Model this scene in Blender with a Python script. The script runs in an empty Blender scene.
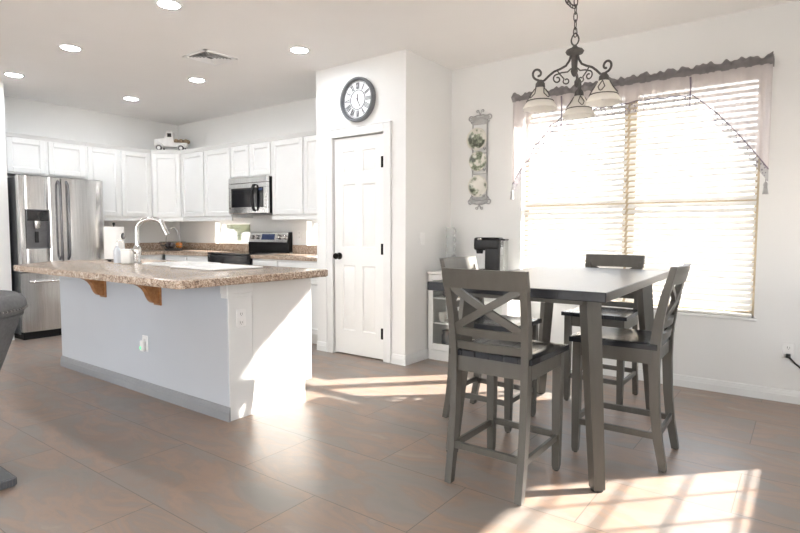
import bpy, bmesh, math, random
from mathutils import Vector, Matrix
PI = math.pi
random.seed(7)
SC = bpy.context.scene
C = SC.collection

# ------------------------------------------------------------------ camera
cd = bpy.data.cameras.new('camera'); cam = bpy.data.objects.new('camera', cd); C.objects.link(cam)
cd.sensor_width = 36.0; cd.lens = 549.17 / 800 * 36.0; cd.clip_start = 0.02; cd.clip_end = 200
cam.location = (0, 0, 1.1743)
cam.rotation_mode = 'QUATERNION'
_y, _p, _r = .6375, .0625, .0026
_F = Vector((-math.sin(_y) * math.cos(_p), math.cos(_y) * math.cos(_p), -math.sin(_p)))
_R = Vector((math.cos(_y), math.sin(_y), 0)); _U = _R.cross(_F)
_R, _U = _R * math.cos(_r) + _U * math.sin(_r), _U * math.cos(_r) - _R * math.sin(_r)
cam.rotation_quaternion = Matrix((_R, _U, -_F)).transposed().to_quaternion()
SC.camera = cam

# ------------------------------------------------------------------ world, sun, daylight, exposure
SKY, SUN, FILL_BACK, FILL_SIDE, DOWNLIGHT = 4.4, 48.0, 8.0, 22.0, 135.0
SC.view_settings.view_transform = 'Standard'; SC.view_settings.look = 'None'
SC.view_settings.gamma = 1; SC.view_settings.use_curve_mapping = False
SC.view_settings.exposure = 0.6
w = bpy.data.worlds.new('world'); SC.world = w; w.use_nodes = True
wn = w.node_tree; wn.nodes.clear()
_o = wn.nodes.new('ShaderNodeOutputWorld'); _b = wn.nodes.new('ShaderNodeBackground')
_tc = wn.nodes.new('ShaderNodeTexCoord'); _sx = wn.nodes.new('ShaderNodeSeparateXYZ'); _cr = wn.nodes.new('ShaderNodeValToRGB')
_cr.color_ramp.elements[0].position = .45; _cr.color_ramp.elements[0].color = (.55, .5, .44, 1)
_cr.color_ramp.elements[1].position = .56; _cr.color_ramp.elements[1].color = (.98, 1, 1, 1)
_e = _cr.color_ramp.elements.new(.95); _e.color = (.62, .78, 1, 1)
_mr = wn.nodes.new('ShaderNodeMapRange'); _mr.inputs[1].default_value = -1; _mr.inputs[2].default_value = 1
wn.links.new(_tc.outputs['Generated'], _sx.inputs[0]); wn.links.new(_sx.outputs['Z'], _mr.inputs[0])
wn.links.new(_mr.outputs[0], _cr.inputs[0]); wn.links.new(_cr.outputs[0], _b.inputs[0]); wn.links.new(_b.outputs[0], _o.inputs[0])
_b.inputs[1].default_value = SKY
sd = bpy.data.lights.new('sun', 'SUN'); sun = bpy.data.objects.new('sun', sd); C.objects.link(sun)
sd.energy = SUN; sd.angle = math.radians(.9); sd.color = (1, .93, .84)
sun.rotation_mode = 'QUATERNION'
sun.rotation_quaternion = Vector((-.69, -.72, -.545)).to_track_quat('-Z', 'Y'); sun.location = (4, 8, 6)
def area(name, loc, aim, sx, sy, e, col):
    l = bpy.data.lights.new(name, 'AREA'); o = bpy.data.objects.new(name, l); C.objects.link(o)
    l.shape = 'RECTANGLE'; l.size = sx; l.size_y = sy; l.energy = e; l.color = col
    o.location = loc; o.rotation_mode = 'QUATERNION'; o.rotation_quaternion = Vector(aim).to_track_quat('-Z', 'Y'); return o
# front lamp: daylight arriving through the great-room windows behind the camera
area('daylight_front', (-3.4, -3.93, 1.45), (0, 1, 0), 5.0, 2.1, FILL_BACK, (.72, .85, 1))
area('side_fill', (.64, -1.6, 1.35), (-1, 0, 0), 3.0, 1.9, FILL_SIDE, (.95, .97, 1))  # added unseen fill lamp, brightens the island end and refrigerator
# ------------------------------------------------------------------ materials
def _mat(name):
    m = bpy.data.materials.new(name); m.use_nodes = True
    nt = m.node_tree; p = nt.nodes['Principled BSDF']; return m, nt, p
def N(nt, t, **k):
    n = nt.nodes.new(t)
    for a, v in k.items(): setattr(n, a, v)
    return n
def mat(name, c, c2=None, scale=8, rough=.5, metal=0, bump=0, bscale=None, coat=0, stretch=(1, 1, 1), trans=0, spec=.5, detail=3, lo=.35, hi=.65):
    m, nt, p = _mat(name)
    c2 = c2 or tuple(x * .94 for x in c)
    tc = N(nt, 'ShaderNodeTexCoord'); mp = N(nt, 'ShaderNodeMapping'); mp.inputs['Scale'].default_value = stretch
    nz = N(nt, 'ShaderNodeTexNoise'); nz.inputs['Scale'].default_value = scale; nz.inputs['Detail'].default_value = detail
    cr = N(nt, 'ShaderNodeValToRGB')
    cr.color_ramp.elements[0].position = lo; cr.color_ramp.elements[0].color = (*c, 1)
    cr.color_ramp.elements[1].position = hi; cr.color_ramp.elements[1].color = (*c2, 1)
    nt.links.new(tc.outputs['Object'], mp.inputs[0]); nt.links.new(mp.outputs[0], nz.inputs['Vector'])
    nt.links.new(nz.outputs['Fac'], cr.inputs[0]); nt.links.new(cr.outputs[0], p.inputs['Base Color'])
    p.inputs['Roughness'].default_value = rough; p.inputs['Metallic'].default_value = metal
    p.inputs['Coat Weight'].default_value = coat; p.inputs['Specular IOR Level'].default_value = spec
    p.inputs['Transmission Weight'].default_value = trans
    if bump:
        b = N(nt, 'ShaderNodeBump'); b.inputs['Strength'].default_value = bump; b.inputs['Distance'].default_value = .004
        n2 = N(nt, 'ShaderNodeTexNoise'); n2.inputs['Scale'].default_value = bscale or scale * 4
        nt.links.new(mp.outputs[0], n2.inputs['Vector']); nt.links.new(n2.outputs['Fac'], b.inputs['Height']); nt.links.new(b.outputs[0], p.inputs['Normal'])
    return m
def emit(name, c, s):
    m, nt, p = _mat(name)
    p.inputs['Base Color'].default_value = (*c, 1); p.inputs['Emission Color'].default_value = (*c, 1); p.inputs['Emission Strength'].default_value = s
    return m
def glass(name, tint=(1, 1, 1), refl=.06):
    m, nt, p = _mat(name)
    nt.nodes.remove(p); out = nt.nodes['Material Output']
    t = N(nt, 'ShaderNodeBsdfTransparent'); t.inputs[0].default_value = (*tint, 1)
    g = N(nt, 'ShaderNodeBsdfGlossy'); g.inputs['Roughness'].default_value = .03
    x = N(nt, 'ShaderNodeMixShader'); lw = N(nt, 'ShaderNodeLayerWeight'); lw.inputs[0].default_value = .25
    mm = N(nt, 'ShaderNodeMath', operation='MULTIPLY_ADD'); mm.inputs[1].default_value = .5; mm.inputs[2].default_value = refl
    nt.links.new(lw.outputs['Fresnel'], mm.inputs[0]); nt.links.new(mm.outputs[0], x.inputs[0])
    nt.links.new(t.outputs[0], x.inputs[1]); nt.links.new(g.outputs[0], x.inputs[2]); nt.links.new(x.outputs[0], out.inputs[0])
    return m
def sheer(name, c, see, holes=False, tr=.6):
    m, nt, p = _mat(name); nt.nodes.remove(p); out = nt.nodes['Material Output']
    d = N(nt, 'ShaderNodeBsdfDiffuse'); d.inputs[0].default_value = (*c, 1)
    tl = N(nt, 'ShaderNodeBsdfTranslucent'); tl.inputs[0].default_value = (*c, 1)
    a = N(nt, 'ShaderNodeMixShader'); a.inputs[0].default_value = tr
    nt.links.new(d.outputs[0], a.inputs[1]); nt.links.new(tl.outputs[0], a.inputs[2])
    t = N(nt, 'ShaderNodeBsdfTransparent'); x = N(nt, 'ShaderNodeMixShader')
    nt.links.new(a.outputs[0], x.inputs[1]); nt.links.new(t.outputs[0], x.inputs[2]); nt.links.new(x.outputs[0], out.inputs[0])
    tc = N(nt, 'ShaderNodeTexCoord')
    if holes:
        v = N(nt, 'ShaderNodeTexVoronoi'); v.inputs['Scale'].default_value = 45
        r = N(nt, 'ShaderNodeMapRange'); r.inputs[1].default_value = .2; r.inputs[2].default_value = .35; r.inputs[3].default_value = .1; r.inputs[4].default_value = see
        nt.links.new(tc.outputs['Object'], v.inputs['Vector']); nt.links.new(v.outputs['Distance'], r.inputs[0]); nt.links.new(r.outputs[0], x.inputs[0])
    else:
        nz = N(nt, 'ShaderNodeTexNoise'); nz.inputs['Scale'].default_value = 400
        r = N(nt, 'ShaderNodeMapRange'); r.inputs[3].default_value = see - .08; r.inputs[4].default_value = see + .08
        nt.links.new(tc.outputs['Object'], nz.inputs['Vector']); nt.links.new(nz.outputs['Fac'], r.inputs[0]); nt.links.new(r.outputs[0], x.inputs[0])
    return m
def floor_mat():
    m, nt, p = _mat('slate_tile')
    L = nt.links.new
    tc = N(nt, 'ShaderNodeTexCoord'); mp = N(nt, 'ShaderNodeMapping'); mp.inputs['Location'].default_value = (2.225, -1.69 + .47 * 4, 0)
    L(tc.outputs['Object'], mp.inputs[0])
    sx = N(nt, 'ShaderNodeSeparateXYZ'); L(mp.outputs[0], sx.inputs[0])
    cell, edge = [], []
    dy = N(nt, 'ShaderNodeMath', operation='DIVIDE'); dy.inputs[1].default_value = .47; L(sx.outputs['Y'], dy.inputs[0])
    fy = N(nt, 'ShaderNodeMath', operation='FLOOR'); L(dy.outputs[0], fy.inputs[0])
    sh = N(nt, 'ShaderNodeMath', operation='MULTIPLY'); sh.inputs[1].default_value = .5; L(fy.outputs[0], sh.inputs[0])
    dx = N(nt, 'ShaderNodeMath', operation='DIVIDE'); dx.inputs[1].default_value = 1.006; L(sx.outputs['X'], dx.inputs[0])
    dx2 = N(nt, 'ShaderNodeMath', operation='ADD'); L(dx.outputs[0], dx2.inputs[0]); L(sh.outputs[0], dx2.inputs[1])
    for dv, th in ((dx2, .0022), (dy, .0045)):
        fl = N(nt, 'ShaderNodeMath', operation='FLOOR'); L(dv.outputs[0], fl.inputs[0]); cell.append(fl)
        pp = N(nt, 'ShaderNodeMath', operation='PINGPONG'); pp.inputs[1].default_value = .5; L(dv.outputs[0], pp.inputs[0])
        ml = N(nt, 'ShaderNodeMath', operation='LESS_THAN'); ml.inputs[1].default_value = th; L(pp.outputs[0], ml.inputs[0]); edge.append(ml)
    g = N(nt, 'ShaderNodeMath', operation='MAXIMUM'); L(edge[0].outputs[0], g.inputs[0]); L(edge[1].outputs[0], g.inputs[1])
    cv = N(nt, 'ShaderNodeCombineXYZ'); L(cell[0].outputs[0], cv.inputs[0]); L(cell[1].outputs[0], cv.inputs[1])
    wn_ = N(nt, 'ShaderNodeTexWhiteNoise', noise_dimensions='3D'); L(cv.outputs[0], wn_.inputs['Vector'])
    off = N(nt, 'ShaderNodeVectorMath', operation='MULTIPLY_ADD'); off.inputs[1].default_value = (7, 7, 7)
    L(wn_.outputs['Color'], off.inputs[0]); L(mp.outputs[0], off.inputs[2])
    st = N(nt, 'ShaderNodeMapping'); st.inputs['Rotation'].default_value = (0, 0, .55); st.inputs['Scale'].default_value = (1.7, 4.4, 1); L(off.outputs[0], st.inputs[0])
    n1 = N(nt, 'ShaderNodeTexNoise'); n1.inputs['Scale'].default_value = 1.3; n1.inputs['Detail'].default_value = 7; n1.inputs['Roughness'].default_value = .6; n1.inputs['Distortion'].default_value = .8
    L(st.outputs[0], n1.inputs['Vector'])
    cr = N(nt, 'ShaderNodeValToRGB'); L(n1.outputs['Fac'], cr.inputs[0])
    el = cr.color_ramp.elements
    el[0].position = .31; el[0].color = (.225, .208, .19, 1); el[1].position = .74; el[1].color = (.36, .285, .225, 1)
    for pos, c in ((.42, (.25, .218, .195)), (.49, (.26, .205, .172)), (.56, (.315, .222, .17)), (.63, (.265, .215, .185))):
        e = el.new(pos); e.color = (*c, 1)
    mx = N(nt, 'ShaderNodeMix', data_type='RGBA'); L(g.outputs[0], mx.inputs[0]); L(cr.outputs[0], mx.inputs[6]); mx.inputs[7].default_value = (.15, .125, .11, 1)
    L(mx.outputs[2], p.inputs['Base Color'])
    n2 = N(nt, 'ShaderNodeTexNoise'); n2.inputs['Scale'].default_value = 9; n2.inputs['Detail'].default_value = 5; L(off.outputs[0], n2.inputs['Vector'])
    rr = N(nt, 'ShaderNodeMapRange'); rr.inputs[3].default_value = .3; rr.inputs[4].default_value = .44; L(n2.outputs['Fac'], rr.inputs[0]); L(rr.outputs[0], p.inputs['Roughness'])
    hh = N(nt, 'ShaderNodeMath', operation='SUBTRACT'); L(n2.outputs['Fac'], hh.inputs[0]); L(g.outputs[0], hh.inputs[1])
    b = N(nt, 'ShaderNodeBump'); b.inputs['Strength'].default_value = .12; b.inputs['Distance'].default_value = .004; L(hh.outputs[0], b.inputs['Height']); L(b.outputs[0], p.inputs['Normal'])
    return m
def granite_mat():
    m, nt, p = _mat('speckled_granite'); L = nt.links.new
    tc = N(nt, 'ShaderNodeTexCoord'); v = N(nt, 'ShaderNodeTexVoronoi'); v.inputs['Scale'].default_value = 160; L(tc.outputs['Object'], v.inputs['Vector'])
    n = N(nt, 'ShaderNodeTexNoise'); n.inputs['Scale'].default_value = 45; n.inputs['Detail'].default_value = 6; L(tc.outputs['Object'], n.inputs['Vector'])
    sp = N(nt, 'ShaderNodeSeparateColor'); L(v.outputs['Color'], sp.inputs[0])
    ad = N(nt, 'ShaderNodeMath', operation='MULTIPLY_ADD'); ad.inputs[1].default_value = .45; L(sp.outputs[0], ad.inputs[0])
    sc = N(nt, 'ShaderNodeMath', operation='MULTIPLY'); sc.inputs[1].default_value = .6; L(n.outputs['Fac'], sc.inputs[0]); L(sc.outputs[0], ad.inputs[2])
    cr = N(nt, 'ShaderNodeValToRGB'); L(ad.outputs[0], cr.inputs[0]); el = cr.color_ramp.elements
    el[0].position = .25; el[0].color = (.14, .095, .072, 1); el[1].position = .8; el[1].color = (.68, .59, .49, 1)
    for pos, c in ((.4, (.28, .19, .14)), (.55, (.46, .35, .265)), (.66, (.57, .46, .36))):
        e = el.new(pos); e.color = (*c, 1)
    L(cr.outputs[0], p.inputs['Base Color']); p.inputs['Roughness'].default_value = .22
    return m
def plank_mat(name, c, c2, axis, pitch, rough):
    m, nt, p = _mat(name); L = nt.links.new
    tc = N(nt, 'ShaderNodeTexCoord'); sx = N(nt, 'ShaderNodeSeparateXYZ'); L(tc.outputs['Object'], sx.inputs[0])
    dv = N(nt, 'ShaderNodeMath', operation='DIVIDE'); dv.inputs[1].default_value = pitch; L(sx.outputs[axis], dv.inputs[0])
    pp = N(nt, 'ShaderNodeMath', operation='PINGPONG'); pp.inputs[1].default_value = .5; L(dv.outputs[0], pp.inputs[0])
    r = N(nt, 'ShaderNodeMapRange'); r.inputs[2].default_value = .035; L(pp.outputs[0], r.inputs[0])
    mp = N(nt, 'ShaderNodeMapping'); mp.inputs['Scale'].default_value = (30, 3, 30) if axis == 'X' else (3, 30, 30); L(tc.outputs['Object'], mp.inputs[0])
    nz = N(nt, 'ShaderNodeTexNoise'); nz.inputs['Scale'].default_value = 2; nz.inputs['Detail'].default_value = 5; L(mp.outputs[0], nz.inputs['Vector'])
    cr = N(nt, 'ShaderNodeValToRGB'); cr.color_ramp.elements[0].position = .35; cr.color_ramp.elements[1].position = .7
    cr.color_ramp.elements[0].color = (*c, 1); cr.color_ramp.elements[1].color = (*c2, 1); L(nz.outputs['Fac'], cr.inputs[0]); L(cr.outputs[0], p.inputs['Base Color'])
    b = N(nt, 'ShaderNodeBump'); b.inputs['Strength'].default_value = .5 if axis == 'X' and pitch < .1 else .15; b.inputs['Distance'].default_value = .005; L(r.outputs[0], b.inputs['Height']); L(b.outputs[0], p.inputs['Normal'])
    p.inputs['Roughness'].default_value = rough; p.inputs['Specular IOR Level'].default_value = .45
    return m
def plate_mat():
    m, nt, p = _mat('painted_porcelain'); L = nt.links.new
    tc = N(nt, 'ShaderNodeTexCoord'); oi = N(nt, 'ShaderNodeObjectInfo')
    ad = N(nt, 'ShaderNodeVectorMath', operation='ADD'); L(tc.outputs['Object'], ad.inputs[0])
    ml = N(nt, 'ShaderNodeMath', operation='MULTIPLY'); ml.inputs[1].default_value = 5; L(oi.outputs['Random'], ml.inputs[0]); L(ml.outputs[0], ad.inputs[1])
    nz = N(nt, 'ShaderNodeTexNoise'); nz.inputs['Scale'].default_value = 14; nz.inputs['Detail'].default_value = 5; L(ad.outputs[0], nz.inputs['Vector'])
    cr = N(nt, 'ShaderNodeValToRGB'); L(nz.outputs['Fac'], cr.inputs[0]); el = cr.color_ramp.elements
    el[0].position = .4; el[0].color = (.09, .1, .075, 1); el[1].position = .62; el[1].color = (.74, .72, .66, 1)
    e = el.new(.48); e.color = (.3, .34, .25, 1); e = el.new(.55); e.color = (.74, .72, .66, 1)
    ln = N(nt, 'ShaderNodeVectorMath', operation='LENGTH'); L(tc.outputs['Object'], ln.inputs[0])
    r = N(nt, 'ShaderNodeMapRange'); r.inputs[1].default_value = .085; r.inputs[2].default_value = .1; L(ln.outputs['Value'], r.inputs[0])
    mx = N(nt, 'ShaderNodeMix', data_type='RGBA'); L(r.outputs[0], mx.inputs[0]); L(cr.outputs[0], mx.inputs[6]); mx.inputs[7].default_value = (.74, .72, .66, 1)
    L(mx.outputs[2], p.inputs['Base Color']); p.inputs['Roughness'].default_value = .2
    return m

M = {}
M['wall'] = mat('wall_paint', (.79, .795, .79), (.78, .785, .78), 3, .75, bump=.05, bscale=120)
M['ceil'] = mat('ceiling_paint', (.9, .885, .87), (.89, .875, .86), 3, .85, bump=.06, bscale=90)
M['island_shaded'] = mat('island_wall_shaded_tone', (.53, .56, .61), (.52, .55, .6), 3, .7, bump=.05, bscale=120)  # white wall; the dim bluish light on its long side is in the colour
M['trim'] = mat('trim_paint', (.78, .79, .79), (.76, .77, .77), 5, .45)
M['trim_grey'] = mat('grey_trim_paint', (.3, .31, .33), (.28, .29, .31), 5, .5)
M['door'] = mat('door_paint', (.83, .835, .83), (.82, .825, .82), 5, .4)
M['cab'] = mat('cabinet_paint', (.77, .775, .77), (.76, .765, .76), 5, .38)
M['floor'] = floor_mat(); M['granite'] = granite_mat()
M['steel'] = mat('brushed_steel', (.74, .735, .73), (.55, .545, .54), 4, .2, 1, stretch=(60, 60, .6))
M['steel_dark'] = mat('dark_steel', (.2, .2, .21), (.17, .17, .18), 20, .35, .9)
M['chrome'] = mat('satin_nickel', (.62, .61, .6), (.58, .57, .56), 10, .22, 1)
M['black'] = mat('black_plastic', (.012, .012, .013), (.015, .015, .016), 10, .25, spec=.2)
M['blackglass'] = mat('black_glass', (.012, .012, .014), (.016, .016, .018), 6, .08)
M['fridge_side'] = mat('fridge_side_paint', (.1, .105, .115), (.09, .095, .1), 20, .5)
M['grey_wood'] = mat('grey_painted_wood', (.098, .092, .08), (.088, .082, .071), 6, .4, stretch=(6, 6, 1))
M['seat'] = plank_mat('dark_seat_planks', (.012, .013, .017), (.02, .021, .026), 'X', .07, .2)
M['tabletop'] = plank_mat('dark_table_planks', (.008, .0095, .014), (.013, .015, .021), 'X', .115, .3)
M['oak'] = mat('honey_oak', (.42, .19, .065), (.3, .125, .04), 5, .4, stretch=(1, 8, 8))
M['iron'] = mat('wrought_iron', (.085, .08, .077), (.11, .105, .1), 30, .55, .3)
M['iron_grey'] = mat('grey_metal', (.45, .45, .455), (.36, .36, .365), 30, .5, .1)
M['bronze'] = mat('dark_bronze', (.02, .018, .016), (.03, .026, .022), 20, .35, .7)
M['white'] = mat('white_plastic', (.85, .85, .85), (.82, .82, .82), 10, .35)
M['soap'] = mat('pale_blue_white_plastic', (.66, .7, .76), (.63, .67, .73), 10, .3)
M['paper'] = mat('white_paper', (.88, .88, .87), (.85, .85, .84), 20, .9)
M['almond'] = mat('almond_vinyl', (.5, .42, .3), (.48, .4, .29), 5, .5)
M['glass'] = glass('window_glass'); M['cabglass'] = glass('cabinet_glass', (.97, .98, .97), .05)
M['clearglass'] = sheer('frosted_clear_glass', (.82, .84, .84), .6)
M['blind'] = sheer('blind_slat_vinyl', (.9, .885, .86), .0, tr=.3)
M['blind_rail'] = mat('blind_rail', (.85, .83, .79), (.83, .81, .77), 5, .5)
M['sheer'] = sheer('lavender_sheer', (.7, .65, .65), .2)
M['sheer_head'] = sheer('gathered_sheer_heading', (.3, .285, .29), .05)
M['lace'] = sheer('lace_trim', (.26, .24, .28), .6, True)
M['piping'] = mat('plum_piping', (.2, .17, .21), (.16, .13, .17), 30, .8)
M['shade'] = sheer('alabaster_glass', (.92, .9, .86), .04)
M['lamp'] = emit('downlight_lens', (.9, .95, 1), DOWNLIGHT)
M['vent_dark'] = mat('vent_cavity', (.12, .12, .12), (.1, .1, .1), 10, .8)
M['upholstery'] = mat('grey_upholstery', (.16, .165, .172), (.13, .134, .14), 60, .85, bump=.2)
M['nail'] = mat('nailhead_metal', (.4, .4, .4), (.35, .35, .35), 20, .3, .9)
M['clock'] = mat('clock_frame_grey', (.13, .14, .155), (.17, .18, .19), 12, .55)
M['clock_face'] = mat('clock_face_white', (.8, .82, .84), (.74, .77, .8), 12, .5)
M['plate'] = plate_mat()
M['display'] = emit('blue_display', (.02, .035, .09), .35)
M['green_led'] = emit('green_led', (.1, .7, .3), 1.2)
M['toy_white'] = mat('toy_white_metal', (.74, .73, .72), (.68, .67, .66), 20, .4)
M['rubber'] = mat('rubber', (.025, .025, .025), (.03, .03, .03), 20, .7)
M['cork'] = mat('brown_bark', (.2, .13, .08), (.32, .23, .14), 40, .8)
M['orange'] = mat('orange_peel', (.6, .22, .03), (.5, .17, .02), 40, .5)
M['darkfruit'] = mat('dark_fruit', (.03, .02, .022), (.05, .03, .03), 40, .35)
M['ceramic'] = mat('white_ceramic', (.82, .81, .79), (.78, .77, .75), 10, .2)
M['darkjar'] = mat('dark_jar', (.06, .065, .08), (.08, .085, .1), 10, .3)
M['tan'] = mat('tan_wicker', (.38, .3, .2), (.3, .23, .15), 60, .8)
M['stucco'] = mat('outdoor_stucco', (.72, .66, .58), (.68, .62, .54), 30, .9)
M['gravel'] = mat('outdoor_gravel', (.64, .58, .52), (.56, .5, .44), 40, .95)
M['leaf'] = mat('outdoor_foliage', (.05, .065, .035), (.13, .14, .085), 14, .8)
M['socket_dark'] = mat('socket_slot', (.1, .1, .1), (.1, .1, .1), 10, .5)

# ------------------------------------------------------------------ mesh builder
class MB:
    def __init__(s): s.bm = bmesh.new()
    def _face(s, vs):
        try: return s.bm.faces.new(vs)
        except ValueError: return None
    def box(s, x0, y0, z0, x1, y1, z1, b=0, X=None, seg=1):
        if x0 > x1: x0, x1 = x1, x0
        if y0 > y1: y0, y1 = y1, y0
        if z0 > z1: z0, z1 = z1, z0
        r = bmesh.ops.create_cube(s.bm, size=1)
        vs = r['verts']
        T = Matrix.Translation(((x0 + x1) / 2, (y0 + y1) / 2, (z0 + z1) / 2)) @ Matrix.Diagonal((x1 - x0, y1 - y0, z1 - z0, 1))
        if X is not None: T = X @ T
        bmesh.ops.transform(s.bm, matrix=T, verts=vs)
        if b:
            es = list({e for v in vs for e in v.link_edges})
            bmesh.ops.bevel(s.bm, geom=es, offset=b, segments=seg, affect='EDGES', profile=.6)
        return s
    def loft(s, secs, cap=True):
        rows = [[s.bm.verts.new(p) for p in sec] for sec in secs]
        n = len(rows[0])
        for a, b in zip(rows, rows[1:]):
            for i in range(n): s._face((a[i], a[(i + 1) % n], b[(i + 1) % n], b[i]))
        if cap: s._face(rows[0][::-1]); s._face(rows[-1])
        return s
    def tube(s, pts, r, n=8, closed=False, flat=None):
        pts = [Vector(p) for p in pts]; m = len(pts)
        rs = r if isinstance(r, (list, tuple)) else [r] * m
        secs = []; ref = None
        for i, p in enumerate(pts):
            a = pts[(i - 1) % m] if (i or closed) else p; b = pts[(i + 1) % m] if (i < m - 1 or closed) else p
            t = (b - a).normalized()
            if ref is None:
                ref = Vector((0, 0, 1)) if abs(t.z) < .9 else Vector((1, 0, 0))
            u = (ref - t * ref.dot(t)).normalized(); ref = u; v = t.cross(u)
            secs.append([p + (u * math.cos(2 * PI * k / n) + v * math.sin(2 * PI * k / n)) * rs[i] for k in range(n)])
        if closed: secs.append(secs[0])
        return s.loft(secs, not closed)
    def lathe(s, prof, n=24, X=None, c=(0, 0, 0), scallop=None):
        X = X or Matrix.Identity(4); c = Vector(c); rows = []
        for j, (r, z) in enumerate(prof):
            row = []
            for k in range(n):
                a = 2 * PI * k / n; rr = max(r, 1e-4)
                zz = z + (scallop(j, a) if scallop else 0)
                row.append(s.bm.verts.new(X @ (Vector((rr * math.cos(a), rr * math.sin(a), zz)) + c)))
            rows.append(row)
        for a, b in zip(rows, rows[1:]):
            for i in range(n): s._face((a[i], a[(i + 1) % n], b[(i + 1) % n], b[i]))
        if prof[0][0] > 1e-3 or prof[-1][0] > 1e-3 or True:
            s._face(rows[0][::-1]); s._face(rows[-1])
        return s
    def shell(s, prof, n=24, X=None, scallop=None):
        X = X or Matrix.Identity(4); rows = []
        for j, (r, z) in enumerate(prof):
            rows.append([s.bm.verts.new(X @ Vector((r * math.cos(2 * PI * k / n), r * math.sin(2 * PI * k / n), z + (scallop(j, 2 * PI * k / n) if scallop else 0)))) for k in range(n)])
        for a, b in zip(rows, rows[1:]):
            for i in range(n): s._face((a[i], a[(i + 1) % n], b[(i + 1) % n], b[i]))
        return s
    def prism(s, poly, z0, z1, X=None, b=0):
        X = X or Matrix.Identity(4)
        lo = [s.bm.verts.new(X @ Vector((x, y, z0))) for x, y in poly]; hi = [s.bm.verts.new(X @ Vector((x, y, z1))) for x, y in poly]
        fs = [s._face(lo[::-1]), s._face(hi)]
        n = len(poly)
        for i in range(n): s._face((lo[i], lo[(i + 1) % n], hi[(i + 1) % n], hi[i]))
        if b:
            es = [e for f in fs for e in f.edges]
            bmesh.ops.bevel(s.bm, geom=es, offset=b, segments=2, affect='EDGES', profile=.6)
        return s
    def grid(s, nu, nv, fn):
        vs = [[s.bm.verts.new(fn(i / nu, j / nv)) for j in range(nv + 1)] for i in range(nu + 1)]
        for i in range(nu):
            for j in range(nv): s._face((vs[i][j], vs[i + 1][j], vs[i + 1][j + 1], vs[i][j + 1]))
        return s
    def sphere(s, c, r, n=10, sq=(1, 1, 1)):
        rr = bmesh.ops.create_uvsphere(s.bm, u_segments=n, v_segments=max(4, n // 2 + 1), radius=r)
        bmesh.ops.transform(s.bm, matrix=Matrix.Translation(c) @ Matrix.Diagonal((*sq, 1)), verts=rr['verts']); return s
    def build(s, name, m, parent=None, label=None, smooth=35, flip=True):
        if flip: bmesh.ops.recalc_face_normals(s.bm, faces=s.bm.faces[:])
        me = bpy.data.meshes.new(name); s.bm.to_mesh(me); s.bm.free()
        me.materials.append(M[m] if isinstance(m, str) else m)
        if smooth:
            me.polygons.foreach_set('use_smooth', [True] * len(me.polygons)); me.set_sharp_from_angle(angle=math.radians(smooth))
        o = bpy.data.objects.new(name, me); C.objects.link(o)
        if parent: o.parent = parent
        if label: o['label'] = label
        return o
def tag(o, label, cat, group=None, kind=None):
    if label: o['label'] = label
    if cat: o['category'] = cat
    if group: o['group'] = group
    if kind: o['kind'] = kind
    return o
def thing(name, label, cat, loc=(0, 0, 0), rz=0, group=None):
    o = bpy.data.objects.new(name, None); C.objects.link(o); o.empty_display_size = .1
    o.location = loc; o.rotation_euler = (0, 0, rz); return tag(o, label, cat, group)
def struct(o): o['kind'] = 'structure'; return o
def dup(root, loc, rz=None, label=None):
    r = root.copy(); C.objects.link(r); r.location = loc
    if rz is not None: r.rotation_euler = (0, 0, rz)
    if label: r['label'] = label
    for ch in list(root.children):
        c = ch.copy(); C.objects.link(c); c.parent = r
        for g in list(ch.children):
            d = g.copy(); C.objects.link(d); d.parent = c
    return r
def holed(mb, axis, u0, u1, z0, z1, t0, t1, holes):
    us = sorted({u0, u1, *[h[0] for h in holes], *[h[1] for h in holes]}); zs = sorted({z0, z1, *[h[2] for h in holes], *[h[3] for h in holes]})
    for a, b in zip(us, us[1:]):
        run = None
        for c, d in list(zip(zs, zs[1:])) + [(None, None)]:
            solid = c is not None and not any(h[0] <= a and b <= h[1] and h[2] <= c and d <= h[3] for h in holes)
            if solid: run = (run[0], d) if run else (c, d)
            elif run:
                if axis == 'x': mb.box(a, t0, run[0], b, t1, run[1])
                else: mb.box(t0, a, run[0], t1, b, run[1])
                run = None
    return mb

# ------------------------------------------------------------------ room
CE = 2.73; YW = 4.62; XL = -7.485; XP = -2.808; XPL = -3.8865; YP = 3.87; XR = .69; YF = -4.0; XS = -6.86
WIN = (-2.07, -.285, .57, 2.31)
struct(MB().box(-8, YF - .15, -.12, XR + .15, YW + .15, 0).build('floor', 'floor'))
struct(MB().box(-8, YF - .15, CE, XR + .15, YW + .15, CE + .12).build('ceiling', 'ceil'))
BW1 = (-6.62, -5.86, 1.017, 1.305); BW2 = (-4.81, -4.05, 1.017, 1.305)
struct(holed(MB(), 'x', -8, XR + .15, 0, CE, YW, YW + .15, [WIN, BW1, BW2]).build('wall_back', 'wall'))
struct(MB().box(XL - .12, 2.243, 0, XL, YW, CE).build('wall_left', 'wall'))
struct(MB().box(XL - .5, YF, 0, XS, 2.243, CE).build('wall_left_stub', 'wall'))
RW = (2.35, 4.26, .66, 1.45); SD = (-3.1, -.1, .3, 2.4)
struct(holed(MB(), 'y', YF, YW, 0, CE, XR, XR + .15, [RW, SD]).build('wall_right', 'wall'))
struct(holed(MB(), 'x', -8, XR + .15, 0, CE, YF - .15, YF, [(-5.9, -.9, .35, 2.5)]).build('wall_front', 'wall'))
DX0, DX1 = -3.655, -3.053
mb = holed(MB(), 'x', XPL, XP, 0, CE, YP, YP + .11, [(DX0 - .012, DX1 + .012, 0, 2.062)])
mb.box(XP - .11, YP + .11, 0, XP, YW, CE).box(XPL, YP + .11, 0, XPL + .11, YW, CE)
struct(mb.build('wall_pantry', 'wall'))
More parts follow.
